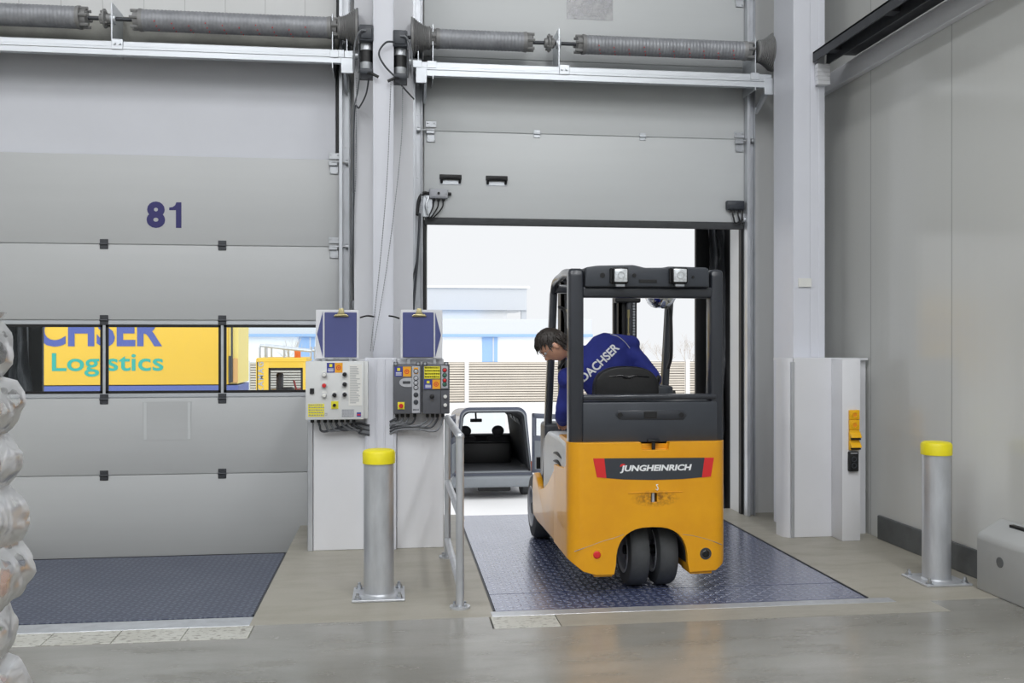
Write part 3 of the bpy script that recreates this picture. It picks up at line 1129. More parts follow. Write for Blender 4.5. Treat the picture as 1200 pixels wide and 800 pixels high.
for x in (XA0(490), XA0(507), XA0(883)):
    m = MB()
    m.box((x - .005, yc - .05, 3.84), (x + .005, YW - .06, 4.31), .002, 1)
    m.box((x - .05, yc - .062, 3.93), (x + .03, yc - .05, 3.99), .002, 1)
    m.build('end_bracket', 'alu', t)
m = MB()
m.box((XA0(487), yc - .06, 3.80), (XA0(500), yc - .04, 3.93), .003, 1)
m.prism([(yc - .05, 3.8), (yc + .2, 3.69), (yc + .2, 3.74), (yc - .05, 3.89)], 'yz', XA0(497), XA0(500))
m.build('corner_bracket', 'alu', t)
m = MB()
m.box((XA0(893), yc - .06, 3.80), (XA0(904), yc - .04, 3.95), .003, 1)
m.prism([(yc - .05, 3.8), (yc + .2, 3.69), (yc + .2, 3.74), (yc - .05, 3.89)], 'yz', XA0(895), XA0(898))
m.build('corner_bracket', 'alu', t)


# ------------------------------------------------------------------ door motors on the column
def motor(px, py0, py1, label, mirror):
    y = 7.64
    a, b = P(px - 8.5, py1, y), P(px + 8.5, py0, y)
    xc, w, h = (a.x + b.x) / 2, (b.x - a.x) / 2, b.z - a.z
    t = thing('door_motor', label, 'door motor', (xc, y, a.z))
    z = lambda q: b.z - h * q
    m = MB().box((xc - w, y, z(.34)), (xc + w, y + .2, z(0)), .012, 2)
    m.box((xc - w * .8, y - .01, z(.30)), (xc + w * .8, y + .01, z(.05)), .01, 2)
    m.build('gearbox', 'charcoal', t)
    MB().cyl((xc, y + .09, z(.90)), (xc, y + .09, z(.33)), w * .86, seg=24, bev=.008).build('motor_body', 'steel', t)
    MB().cyl((xc, y + .09, z(.72)), (xc, y + .09, z(.48)), w * .90, seg=24).build('band', 'black', t)
    MB().box((xc - w * .9, y + .0, z(1.0)), (xc + w * .9, y + .18, z(.88)), .01, 2).build('cover', 'charcoal', t)
    m = MB()
    for s in (-1, 1):
        m.tube([(xc + s * w * 1.05, y + .08, z(.34)), (xc + s * w * 1.05, y + .08, z(.92))], .007, 6)
    m.box((xc - w, y + .19, z(.98)), (xc + w, y + .23, z(.02)))
    m.build('frame', 'dark_steel', t)
    s = 1 if mirror else -1
    m = MB().cyl((xc + s * w * .9, yc, z(.32)), (xc + s * (w + .12), yc, z(.32)), .03, seg=14).cyl((xc + s * (w * .2), y + .1, z(.30)), (xc + s * (w * .95), yc, z(.32)), .028, seg=10)
    m.build('coupling', 'steel', t)
    m = MB().tube([(xc, y + .03, z(.97)), (xc + (.05 if not mirror else -.05), y - .03, z(1.02)), (xc + (.10 if not mirror else -.10), y - .03, z(1.08))], .012, 8)
    m.build('release_lever', 'black', t)
    m = MB().tube(spline([(xc - s * .0, y - .014, z(.14)), (xc + s * .05, y - .03, z(.18)), (xc + s * .09, y + .02, z(.40)), (xc + s * .10, y + .06, z(.95))], 6), .007, 6)
    m.build('lead', 'cable', t)
    return t
motor(429, 28.5, 86, 'black topped door motor beside door 81, left of the slim column', False)
motor(469, 35, 92, 'black topped door motor beside the open door, right of the slim column', True)

# cables and hand chains hanging down the column
def hang(pts, r, mat, label, name='cable', cat='cable', group=None):
    o = MB().tube(spline([P(*p) for p in pts], 10), r, 6).build(name, mat)
    return tag(o, label, cat, group)
hang([(462, 49, 7.61), (452, 50, 7.6), (444, 62, 7.6), (450, 76, 7.6), (462, 89, 7.61)], .008, 'cable_dark', 'black cable bowing out left of the motor by the open door')
hang([(464, 92, 7.75), (474, 104, 7.95), (485, 116, 8.12)], .007, 'cable_dark', 'dark cable slanting from the right motor to the open door track')
hang([(422, 84, 7.75), (419, 108, 7.98), (415, 130, 8.12), (413.5, 200, 8.14), (412.5, 300, 8.14)], .006, 'cable', 'grey cable dropping straight down beside the track of door 81')
hang([(433, 86, 7.75), (429, 110, 7.9), (421, 126, 8.05), (415.5, 132, 8.12), (414.5, 226, 8.13)], .007, 'cable_dark', 'dark cable looping from the left motor to the track of door 81')
hang([(415, 226, 8.14), (413.8, 270, 8.14), (413.2, 300, 8.14), (414.5, 352, 8.28)], .006, 'cable_dark', 'thin dark cable ending at the small grey box above the left arrow sign')
hang([(490, 300, 8.25), (483, 330, 8.2), (477, 360, 8.2)], .007, 'cable_dark', 'dark cable bowing down the left side of the open door track')
hang([(492, 250, 8.22), (489.5, 300, 8.2), (486, 340, 8.2), (484, 366, 8.2)], .012, 'cable_dark', 'dark ribbed spiral cable hanging beside the open door')

def chain(pts, label):
    P3 = spline([P(*p) for p in pts], 24)
    m = MB()
    L = 0
    nxt = 0
    for a, b in zip(P3[:-1], P3[1:]):
        d = (b - a).length
        while nxt <= L + d:
            q = a + (b - a) * ((nxt - L) / d)
            m.sphere(q, (.005, .005, .008), 6, 4)
            nxt += .02
        L += d
    m.tube(P3, .0022, 5)
    return tag(m.build('hand_chain', 'spring_steel'), label, 'chain')
chain([(418, 92, 7.9), (417.5, 140, 8.13), (417, 200, 8.14), (416, 225, 8.14)], 'short steel hand chain hanging below the motor beside door 81')
chain([(472, 92, 7.8), (470, 170, 7.62), (455, 300, 7.56), (437, 412, 7.5)], 'long steel hand chain slanting across the slim column, right hand run')
chain([(458, 96, 7.6), (454, 200, 7.6), (446, 300, 7.56), (434, 412, 7.5)], 'long steel hand chain slanting across the slim column, left hand run')
for pts, lab in (([(422, 372, 7.5), (430, 370, 7.49), (439, 371, 7.53)], 'short black chain tie hook left of the slim column beside the arrow sign'),
                 ([(468, 373, 7.5), (462, 371, 7.49), (456, 370, 7.53)], 'short black chain tie hook right of the slim column beside the arrow sign')):
    hang(pts, .007, 'black', lab, 'chain_hook', 'hook')
o = MB().pbox(412, 352, 419, 362, 8.24, 8.33, .006).build('limit_switch', 'cable')
tag(o, 'small grey switch box at the foot of the track of door 81', 'switch')
# ------------------------------------------------------------------ arrow signs with clipboards
def arrow_sign(x0, x1, tri, sheet, clipx, side, dirn):
    Y = 7.26
    a, b = P(x0, 420, Y), P(x1, 363, Y)
    t = thing('arrow_sign', 'white sign with a navy arrow pointing %s, %s' % (dirn, side), 'sign', ((a.x + b.x) / 2, Y, a.z))
    MB().box((a.x, Y, a.z), (b.x, Y + .012, b.z), .003, 1).build('plate', 'white_paint', t)
    pts = [P(px, py, Y) for px, py in tri]
    MB().prism([(p.x, p.z) for p in pts], 'xz', Y - .003, Y - .0005).build('arrow', 'navy', t)
    m = MB()
    for x in (a.x + .06, b.x - .06):
        m.box((x - .012, Y + .012, a.z - .25), (x + .012, Y + .03, a.z + .2))
    m.build('mounting_strap', 'steel', t)
    s0, s1 = P(sheet[0], 418.5, Y), P(sheet[1], 366, Y)
    c = thing('clipboard', 'navy clipboard hanging on the arrow sign %s' % side, 'clipboard', ((s0.x + s1.x) / 2, Y, s0.z))
    MB().box((s0.x, Y - .012, s0.z), (s1.x, Y - .004, s1.z), .003, 1).build('board', 'navy', c)
    cx = P(clipx, 370, Y).x
    m = MB().box((cx - .055, Y - .022, s1.z - .035), (cx + .055, Y - .012, s1.z - .022), .004, 2)
    m.prism([(cx - .04, s1.z - .025), (cx + .04, s1.z - .025), (cx + .022, s1.z + .0), (cx + .016, s1.z + .03), (cx - .016, s1.z + .03), (cx - .022, s1.z)], 'xz', Y - .026, Y - .013, .003)
    m.cyl((cx - .045, Y - .024, s1.z - .022), (cx + .045, Y - .024, s1.z - .022), .008, seg=10)
    m.build('clip', 'brass', c)
arrow_sign(370, 420.5, [(371.5, 391.5), (378.3, 364.5), (378.3, 418.5)], (380.5, 418), 400, 'above the white control cabinet', 'left')
arrow_sign(469.5, 518.5, [(516.8, 392.5), (510, 365.5), (510, 418.5)], (472, 508), 491, 'above the dark control boxes', 'right')

# ------------------------------------------------------------------ white control cabinet
Y = 7.14
def rect(x0, y0, x1, y1, name, mat, parent, d=.004, bev=.001, Yf=None):
    return MB().pbox(x0, y0, x1, y1, (Yf or Y) - d, (Yf or Y) + .001, bev, 1).build(name, mat, parent)
a, b = P(358, 492, Y), P(426.5, 423, Y)
t = thing('control_cabinet', 'white control cabinet with buttons and stickers under the left arrow sign', 'control cabinet', ((a.x + b.x) / 2, Y, a.z))
MB().box((a.x + .006, Y + .02, a.z + .004), (b.x + .03, 7.312, b.z - .002), .006, 2).build('body', 'cabinet_grey', t)
dr = MB().box((a.x, Y, a.z), (b.x, Y + .022, b.z), .006, 2).build('door', 'cabinet_grey', t)
rect(363, 455, 368, 461.5, 'lock', 'black', dr, .012, .003)
def knob(px, py, mat, parent, r=.014, d=.03, base='control_light'):
    c = P(px, py, Y)
    k = MB().cyl((c.x, Y - d, c.z), (c.x, Y, c.z), r, seg=16, bev=.003).build('button', mat, parent)
    MB().pbox(px - 2.6, py - 4.3, px + 2.6, py - 1.4, Y - .003, Y, .0005, 1).build('button_label', 'paper', k)
    MB().cyl((c.x, Y - d * .5, c.z), (c.x, Y, c.z), r * 1.25, seg=16).build('bezel', base, k)
for px, py, mat in ((380, 439, 'paper'), (404, 438.5, 'black'), (380, 451.5, 'red'), (404, 450, 'black'), (380, 463, 'paper'), (392, 462.5, 'black'), (404, 462, 'black')):
    knob(px, py, mat, t, .015)
def sticker_pair(x0, y0, x1, y1, parent, Yf):
    """a blue notice with a small emblem beside an orange notice with a dot"""
    xm = (x0 + x1) / 2
    s = MB().pbox(x0, y0, xm, y1, Yf - .002, Yf + .001).build('sticker', 'label_blue', parent)
    tag(s, 'blue notice sticker')
    w = xm - x0
    m = MB().pbox(x0 + w * .32, y0 + 1.5, xm - w * .32, y0 + (y1 - y0) * .42, Yf - .003, Yf)
    m.build('emblem', 'label_yellow', s)
    m = MB()
    for k in range(3):
        yy = y0 + (y1 - y0) * (.58 + .12 * k)
        m.pbox(x0 + w * .15, yy, xm - w * .15, yy + .7, Yf - .003, Yf)
    m.build('print', 'white_print', s)
    s = MB().pbox(xm + .3, y0, x1, y1, Yf - .002, Yf + .001).build('sticker', 'label_orange', parent)
    tag(s, 'orange notice sticker')
    c = P((xm + x1) / 2, (y0 + y1) / 2, Yf)
    m = MB()
    m.ring((c.x, Yf - .003, c.z), (0, 1, 0), [(.012, 0), (.018, 0), (.018, .002), (.012, .002)], 16)
    m.cyl((c.x, Yf - .003, c.z), (c.x, Yf, c.z), .006, seg=10)
    m.build('print', 'red', s)
sticker_pair(383, 425, 401.5, 436.5, t, Y)
s = rect(408.5, 427, 424, 475, 'notice_sheet', 'paper', t, .002, 0)
m = MB()
random.seed(3)
for k in range(22):
    yy = 429.5 + k * 2.0
    m.pbox(410, yy, 410 + random.uniform(7, 12.5), yy + .7, Y - .003, Y)
m.build('print', 'text_grey', s)
def smudge_text(x0, y0, x1, y1, parent, Yf, rows, mat='text_grey'):
    m = MB()
    for k in range(rows):
        yy = y0 + (y1 - y0) * (k + .2) / rows
        xx = x0 + .6
        while xx < x1 - 1.2:
            w = random.uniform(.8, 2.6)
            m.pbox(xx, yy, min(xx + w, x1 - .4), yy + (y1 - y0) * .45 / rows, Yf - .003, Yf)
            xx += w + .7
    return m.build('print', mat, parent)
s = rect(361, 473, 380, 488, 'warning_label', 'label_yellow', t, .002, 0)
smudge_text(361, 473, 380, 488, s, Y, 5)
s = rect(388, 470, 396.5, 479, 'main_switch', 'label_yellow', t, .004)
c = P(392, 474.5, Y)
MB().cyl((c.x, Y - .03, c.z), (c.x, Y, c.z), .012, seg=12).build('knob', 'black', s)
s = rect(400.5, 479.5, 415, 488.5, 'rating_plate', 'control_light', t, .002, 0)
smudge_text(400.5, 479.5, 415, 488.5, s, Y, 4)
s = rect(418, 483, 423, 488, 'badge', 'label_blue', t, .002, 0)
MB().pbox(418.6, 485, 422.4, 486.6, Y - .003, Y).build('badge_mark', 'red', s)
m = MB().text('CE', .05, facing(0, Y - .002, 0), .001, .0)
m.fit(P(380.8, 0, Y).x, P(383.6, 0, Y).x, P(382, 487, Y).z, P(382, 484, Y).z).build('mark', 'text_grey', t)
for px in (366, 373.5, 381, 387.5, 394, 401, 407.5, 414.5):
    c = P(px, 492, Y + .08)
    MB().cyl((c.x, Y + .08, a.z - .026), (c.x, Y + .08, a.z + .004), .014, seg=10).build('cable_gland', 'black', t)
ends = [497, 499.5, 501, 503, 504.5, 506, 508]
for k, px in enumerate((373.5, 381, 387.5, 394, 401, 407.5, 414.5)):
    e = ends[k]
    low = 500 + (6 - k) * .55
    p = [P(px, 494, Y + .08), P(px + 1, 498, Y + .08), P(px + 7 + k * .4, low + 2.2, Y + .1), P(416 + k * .8, e - 1.0, 7.25), P(433, e + 1.5, 7.266)]
    o = MB().tube(spline(p, 8), .0085, 6).build('cable', 'cable' if k % 3 else 'cable_dark')
    tag(o, 'grey cable looping out beneath the white control cabinet', 'cable', 'cables under the white cabinet')

# ------------------------------------------------------------------ two dark control boxes
Y = 7.16
def darkbox(x0, x1, label):
    a, b = P(x0, 485, Y), P(x1, 426.5, Y)
    t = thing('control_box', label, 'control box', ((a.x + b.x) / 2, Y, a.z))
    MB().box((a.x, Y, a.z), (b.x, 7.312, b.z), .008, 2).build('housing', 'control_grey', t)
    for px in (x0 + 3, x1 - 4):
        m = MB().pbox(px - 2.6, 423.8, px + 2.6, 429, Y - .004, Y + .03, .004, 2)
        o = m.build('mounting_lug', 'control_grey', t)
        c = P(px, 426, Y)
        MB().cyl((c.x, Y - .008, c.z), (c.x, Y, c.z), .009, seg=10).build('bolt', 'bolt', o)
    return t, a, b
t, a, b = darkbox(460.7, 494, 'dark grey control box with red rotary switch, nearer the slim column')
xs = (482.8, 492)
s = MB().pbox(xs[0], 429, xs[1], 484, Y - .006, Y + .001, .003, 1).build('button_strip', 'control_light', t)
for py, mat in ((435, 'control_light'), (443, 'control_light'), (448.5, 'control_light'), (454, 'control_light'), (462.5, 'charcoal'), (471, 'charcoal')):
    c = P(487.4, py, Y)
    o = MB().cyl((c.x, Y - .016, c.z), (c.x, Y - .005, c.z), .014, seg=16, bev=.003).build('button', mat, t)
    MB().ring((c.x, Y - .008, c.z), (0, 1, 0), [(.014, 0), (.019, 0), (.019, .003), (.014, .003)], 16).build('bezel', 'dark_steel', o)
s2 = MB().pbox(485, 430.5, 490, 438, Y - .0075, Y - .006).build('strip_label', 'label_orange', s)
tag(s2, 'pinkish label')
sticker_pair(462.5, 429.5, 481.5, 441, t, Y)
c0 = P(475, 448, Y)
pts = []
for k in range(13):
    q = PI / 2 + PI * k / 12
    pts.append((P(476, 448, Y).x + math.cos(q) * .052, c0.z + math.sin(q) * .034))
pts += [(P(482.5, 448, Y).x, c0.z - .034), (P(482.5, 448, Y).x, c0.z + .034)]
d = MB().prism(pts, 'xz', Y - .005, Y).build('display_bezel', 'control_light', t)
MB().pbox(472, 446.5, 481, 449.5, Y - .0065, Y - .004).build('display', 'dark_steel', d)
s = MB().pbox(466, 471, 474, 479.5, Y - .004, Y, .001, 1).build('main_switch', 'label_yellow', t)
c = P(470, 475.3, Y)
m = MB().cyl((c.x, Y - .014, c.z), (c.x, Y, c.z), .017, seg=16).box((c.x - .006, Y - .03, c.z - .017), (c.x + .006, Y - .012, c.z + .017), .003, 1)
m.build('knob', 'red', s)
m = MB()
for k in range(6):
    m.pbox(484 + k * 1.2, 479, 484.7 + k * 1.2, 481, Y - .007, Y - .005)
m.build('maker_print', 'charcoal', t)
for px in (465, 471.5, 478, 486):
    cc = P(px, 485, Y + .07)
    MB().cyl((cc.x, Y + .07, a.z - .03), (cc.x, Y + .07, a.z + .004), .013, seg=10).build('cable_gland', 'black', t)
a1 = a
t, a, b = darkbox(495, 527, 'dark grey control box with yellow notice, farther from the slim column')
s = MB().pbox(517, 428.5, 525, 455, Y - .006, Y + .001, .003, 1).build('button_strip', 'control_light', t)
for py, mat in ((433.5, 'red'), (439.5, 'green_button'), (445.5, 'red'), (450, 'green_button')):
    c = P(521, py, Y)
    o = MB().cyl((c.x, Y - .016, c.z), (c.x, Y - .005, c.z), .013, seg=16, bev=.003).build('button', mat, t)
    MB().ring((c.x, Y - .008, c.z), (0, 1, 0), [(.013, 0), (.018, 0), (.018, .003), (.013, .003)], 16).build('bezel', 'dark_steel', o)
for py in (464.5, 474.5):
    c = P(521.7, py, Y)
    MB().cyl((c.x, Y - .02, c.z), (c.x, Y, c.z), .014, seg=16, bev=.003).build('button', 'paper', t)
s = MB().pbox(497.3, 429.2, 515.6, 443.5, Y - .003, Y).build('warning_label', 'label_yellow', t)
smudge_text(497.3, 429.2, 515.6, 443.5, s, Y, 4, 'green_button')
sticker_pair(497, 444.5, 515.8, 455.5, t, Y)
m = MB().pbox(495.6, 456.2, 526.4, 456.9, Y - .002, Y).pbox(516, 457, 516.6, 484, Y - .002, Y)
m.build('lid_joint', 'black', t)
c = P(506, 464.5, Y)
MB().cyl((c.x, Y - .03, c.z), (c.x, Y, c.z), .017, seg=16, bev=.004).build('knob', 'black', t)
for px in (501, 507, 512.5, 519):
    cc = P(px, 485, Y + .07)
    MB().cyl((cc.x, Y + .07, a.z - .03), (cc.x, Y + .07, a.z + .004), .013, seg=10).build('cable_gland', 'black', t)
for k, (px, low, e) in enumerate(((465, 493, 491), (471.5, 495, 494), (478, 497, 496), (486, 497.5, 499), (501, 498, 493.5), (507, 499.5, 497), (512.5, 501, 500.5), (519, 505, 503))):
    Yc = Y + .07
    if k < 4:
        p = [P(px, 488, Yc), P(px, 491, Yc), P(px - 2 - k, low - 1, Yc), P(463, e, 7.25), P(457, e + 3, 7.27)]
    else:
        p = [P(px, 488, Yc), P(px - .5, 492, Yc), P(px - 8, low - .5, Yc - .02), P(px - 20 - 3 * (k - 4), low + 1 - (k - 4), Yc), P(468, e + .5, 7.24), P(457, e + 5, 7.27)]
    o = MB().tube(spline(p, 8), .0085, 6).build('cable', 'cable' if k % 3 else 'cable_dark')
    tag(o, 'grey cable looping out beneath the two dark control boxes', 'cable', 'cables under the dark boxes')

# ------------------------------------------------------------------ sockets on the white duct
YS = 7.13
def socket(y0, y1, mat, label, lidded, name='socket'):
    a, b = P(994, y1, YS), P(1006, y0, YS)
    t = thing(name, label, 'socket', ((a.x + b.x) / 2, YS, a.z))
    MB().box((a.x, YS - .025, a.z), (b.x, YS, b.z), .006, 2).build('housing', mat, t)
    zc, xc = (a.z + b.z) / 2, (a.x + b.x) / 2
    if lidded:
        m = MB().prism([(YS - .02, b.z - .012), (YS - .05, a.z + .03), (YS - .052, a.z + .022), (YS - .02, a.z + .018)], 'yz', a.x + .004, b.x + .004, .002)
        m.build('lid', mat, t)
        MB().box((a.x + .008, YS - .045, a.z + .006), (b.x, YS - .02, a.z + .018), .002, 1).build('gap', 'black', t)
    else:
        m = MB().ring((xc, YS - .03, zc), (0, 1, 0), [(.017, 0), (.024, 0), (.024, .008), (.017, .008)], 20)
        m.build('collar', mat, t)
        m = MB().cyl((xc, YS - .0265, zc), (xc, YS - .02, zc), .018, seg=18)
        m.build('plug_hole', 'orange', t)
    return t
socket(480, 491.5, 'socket_yellow', 'yellow socket with round outlet, topmost of the column of sockets', False)
socket(491.5, 503.5, 'socket_yellow', 'yellow socket with round outlet, second from the top of the column of sockets', False)
socket(503.5, 515.5, 'socket_yellow', 'yellow socket with hinged lid, directly under the round outlets', True)
socket(515.5, 527, 'socket_yellow', 'yellow socket with hinged lid, directly above the black socket', True)
a, b = P(993, 552, YS), P(1004.5, 528.5, YS)
t = thing('socket', 'black double socket at the bottom of the column of yellow sockets', 'socket', ((a.x + b.x) / 2, YS, a.z))
MB().box((a.x, YS - .03, a.z), (b.x, YS, b.z), .008, 2).build('housing', 'black', t)
for q in (.3, .62):
    zc, xc = a.z + (b.z - a.z) * q, (a.x + b.x) / 2
    MB().ring((xc, YS - .036, zc), (0, 1, 0), [(.015, 0), (.022, 0), (.022, .008), (.015, .008)], 18).build('collar', 'charcoal', t)
MB().box((a.x + .012, YS - .032, b.z - .016), (b.x - .012, YS - .029, b.z - .008)).build('print', 'text_grey', t)
o = MB().pbox(936, 326, 951, 336, 7.566, 7.579).build('sticker', 'paper')
tag(o, 'small pale sticker on the wide corner column', 'sticker')

# ------------------------------------------------------------------ bollards
def bollard(x, y, r, h, pw, label):
    t = thing('bollard', label, 'bollard', (x, y, 0))
    m = MB().box((x - pw, y - pw, 0), (x + pw, y + pw, .014), .003, 1)
    bp = m.build('base_plate', 'galvanised', t)
    for sx in (-1, 1):
        for sy in (-1, 1):
            bx, by = x + sx * (pw - .035), y + sy * (pw - .035)
            m = MB().cyl((bx, by, .014), (bx, by, .02), .024, seg=16).cyl((bx, by, .02), (bx, by, .036), .017, seg=6).cyl((bx, by, .036), (bx, by, .052), .010, seg=10)
            m.build('bolt', 'bolt', bp)
    m = MB().lathe((x, y, .012), (0, 0, 1), [(r + .012, 0), (r + .006, .004), (r, .012), (r, h - .09), (r - .01, h - .085)], 40)
    m.build('post', 'galvanised', t)
    R2 = r + .008
    m = MB().lathe((x, y, h - .085), (0, 0, 1), [(r - .005, 0), (R2, 0), (R2 + .001, .065), (R2 - .006, .078), (R2 - .02, .085), (.001, .086)], 40)
    m.build('cap', 'yellow_cap', t)
bollard(-.096, 5.98, .094, .92, .162, 'galvanised bollard with yellow cap in front of the white column cladding')
bollard(3.60, 5.88, .0905, .93, .160, 'galvanised bollard with yellow cap beside the side wall and concrete block')

# ------------------------------------------------------------------ handrail beside the open bay
xh, ya, yb = .392, 5.64, 6.97
t = thing('handrail', 'galvanised tube handrail beside the open dock bay', 'handrail', (xh, ya, 0))
r = .024
for y in (ya, yb):
    p = MB().cyl((xh, y, .008), (xh, y, 1.03), r, seg=20).build('post', 'galvanised', t)
    MB().cyl((xh, y, .0), (xh, y, .012), .062, seg=24).build('foot_plate', 'galvanised', p)
    for k in range(4):
        a = PI / 4 + PI / 2 * k
        MB().cyl((xh + math.cos(a) * .045, y + math.sin(a) * .045, .01), (xh + math.cos(a) * .045, y + math.sin(a) * .045, .03), .009, seg=6).build('bolt', 'bolt', p)
    MB().sphere((xh, y, 1.03), r * 1.12, 18, 10).build('elbow', 'galvanised', p)
MB().cyl((xh, ya, 1.03), (xh, yb, 1.03), r, seg=20).build('top_rail', 'galvanised', t)
MB().cyl((xh, ya, .56), (xh, yb, .56), r * .95, seg=20).build('middle_rail', 'galvanised', t)
MB().cyl((xh, ya, .13), (xh, yb, .13), r * .95, seg=20).build('lower_rail', 'galvanised', t)

# ------------------------------------------------------------------ concrete block along the side wall
me = MB()
me.prism([(3.742, 0), (3.742, .335), (3.757, .365), (3.79, .385), (3.915, .455), (3.918, 0)], 'yz' if False else 'xz', 3.6, 5.66, .012)
t = thing('concrete_block', 'light grey concrete barrier block at the foot of the side wall', 'concrete block', (3.83, 4.6, 0))
me.build('body', 'concrete_block', t)
MB().cyl((3.738, 5.42, .225), (3.76, 5.42, .225), .032, seg=24).build('lifting_hole', 'plinth', t)
MB().box((3.86, 4.6, .425), (3.90, 5.50, .442)).build('slot', 'black', t)

# ------------------------------------------------------------------ wrapped pallet in front on the left
px0, px1, py0, py1 = -2.09, -1.30, 2.2, 3.4
t = thing('pallet', 'wooden pallet under the film wrapped stack of sacks', 'pallet', ((px0 + px1) / 2, 2.8, 0))
for k in range(5):
    x = px0 + k * (px1 - px0 - .1) / 4
    MB().box((x, py0, .122), (x + .1, py1, .144), .003, 1).build('deck_board', 'pallet_wood', t)
for k in range(3):
    y = py0 + k * (py1 - py0 - .145) / 2
    MB().box((px0, y, .1), (px1, y + .145, .122), .003, 1).build('stringer_board', 'pallet_wood', t)
    for q in range(3):
        x = px0 + q * (px1 - px0 - .1) / 2
        MB().box((x, y, .0), (x + .1, y + .145, .1), .003, 1).build('block', 'pallet_wood', t)
def sack_mesh(seed, sx, sy, sz):
    m = MB()
    random.seed(seed)
    n = 22
    rings = []
    for i in range(n + 1):
        q = i / n
        v = -1 + 2 * q
        ring = []
        for k in range(28):
            a = 2 * PI * k / 28
            ca, sa = math.cos(a), math.sin(a)
            px = math.copysign(abs(ca) ** .55, ca) * sx
            pz = math.copysign(abs(sa) ** .7, sa) * sz * (1 - abs(v) ** 5 * .75)
            px *= (1 - abs(v) ** 7 * .12)
            p = Vector((px, v * sy, pz))
            nz = noise.noise(p * 7 + Vector((seed * 3.1, 0, 0)))
            n2 = noise.noise(p * 19 + Vector((0, seed * 1.7, 0)))
            p += Vector((ca, 0, sa)) * (nz * .022 + n2 * .008)
            ring.append(p)
        rings.append(ring)
    m.loft(rings)
    return m
NL = 8
hs = (1.67 - .144) / NL
ords = ['lowest', 'second', 'third', 'fourth', 'fifth', 'sixth', 'seventh', 'topmost']
mats = ['sack', 'sack_pink', 'sack', 'sack_tan', 'sack_pink', 'sack_tan', 'sack', 'sack']
bulge = [.03, .035, .0, .03, .02, -.005, .0, -.045]
for L in range(NL):
    for c in range(2):
        y = py0 + .3 + c * .6
        m = sack_mesh(L * 2 + c + 1, .22, .297, hs * .52)
        bmesh.ops.translate(m.bm, vec=Vector((px1 - .215 + bulge[L], y, .144 + hs * (L + .5))), verts=m.bm.verts)
        cx = Vector((px1 - .2, y, .144 + hs * L))
        lab = '%s %s sack from the floor, %s of the wrapped stack' % (ords[L], {'sack': 'whitish', 'sack_pink': 'pinkish', 'sack_tan': 'tan'}[mats[L]], ['camera end', 'door end'][c])
        if L == 2 and c == 1:
            t = thing('sack', lab, 'sack', cx, 'sacks stacked on the pallet')
            m.build('bag', mats[L], t, 60)
            xs = px1 + .005
            MB().sphere((xs + .0, y + .14, .144 + hs * (L + .42)), (.016, .055, .045), 16, 10).build('tomato_print', 'tomato', t)
            MB().sphere((xs + .0, y + .16, .144 + hs * (L + .72)), (.014, .06, .02), 12, 8).build('leaf_print', 'leaf_green', t)
        else:
            o = m.build('sack', mats[L], None, 60, loc=cx)
            tag(o, lab, 'sack', 'sacks stacked on the pallet')
# stretch film
m = MB()
n, h = 110, 120
rows = []
def film(u, z):
    """u 0..1 along front edge then along the right side"""
    if u < .42:
        p = Vector((px1 - .46 + u / .42 * .47, py0 - .02, z))
        nrm = Vector((0, -1, 0))
    else:
        p = Vector((px1 + .012, py0 + (u - .42) / .58 * (py1 - py0 + .02), z))
        nrm = Vector((1, 0, 0))
    L = min(NL - 1, max(0, int((z - .144) / hs)))
    w = ((z - .144) / hs) % 1
    d = bulge[L] + .012 - .045 * abs(w - .5) ** 2 * 4 + .030 * noise.noise(p * 5) + .022 * abs(noise.noise(p * 11)) + .012 * abs(noise.noise(Vector((p.x * 20, p.y * 20, p.z * 34))))
    return p + nrm * d
for j in range(h + 1):
    z = .05 + j * (1.70 - .05) / h
    rows.append([m.bm.verts.new(film(i / n, z)) for i in range(n + 1)])
for j in range(h):
    for i in range(n):
        m.bm.faces.new((rows[j][i], rows[j][i + 1], rows[j + 1][i + 1], rows[j + 1][i]))
o = m.build('stretch_film', 'foil', None, 60, loc=(px1, py0, .05))
tag(o, 'crumpled clear stretch film round the stack of sacks', 'stretch film')
# ------------------------------------------------------------------ forklift, seen from behind
FX, FY = 1.592, 5.75
fk = thing('forklift', 'yellow three-wheel electric forklift with black overhead guard on the dock leveler', 'forklift', (FX, FY, 0))
def rp(px, py, Y=FY):
    p = P(px, py, Y)
    return (p.x, p.z)
XLF, XRF = 1.080, 2.105
ZTOP, ZBOT = .967, .14

# counterweight: rounded plan x rear outline with the wheel arch
plan = []
rc = .10
for a in range(0, 91, 10):
    plan.append((XLF + rc - rc * math.cos(R(a)), FY + rc - rc * math.sin(R(a))))
for a in range(90, -1, -10):
    plan.append((XRF - rc + rc * math.cos(R(a)), FY + rc - rc * math.sin(R(a))))
plan = [(XLF, 6.32)] + plan + [(XRF, 6.32)]
ax0, ax1 = rp(722, 0)[0], rp(806, 0)[0]
arch = []
xc, hw = (ax0 + ax1) / 2, (ax1 - ax0) / 2
for k in range(0, 19):
    a = PI * k / 18
    ca, sa = math.cos(a), math.sin(a)
    arch.append((xc + hw * math.copysign(abs(ca) ** .75, ca) * (1.0), .20 + .232 * abs(sa) ** .8))
arch = [(ax1 + .012, ZBOT - .05)] + arch + [(ax0 - .012, ZBOT - .05)]
rear = [(XLF - .1, ZTOP), (XRF + .1, ZTOP), (XRF + .1, .29), (XRF + .001, .25), (XRF - .02, .185), (XRF - .08, .148), (ax1 + .012, ZBOT)] + arch[1:-1] + \
       [(ax0 - .012, ZBOT), (XLF + .17, ZBOT), (XLF + .09, .165), (XLF + .0, .235), (XLF - .1, .31)]
A = MB().prism(plan, 'xy', -.2, 1.3)
B = MB().prism(rear, 'xz', 5.4, 6.8)
meA, meB = bpy.data.meshes.new('a'), bpy.data.meshes.new('b')
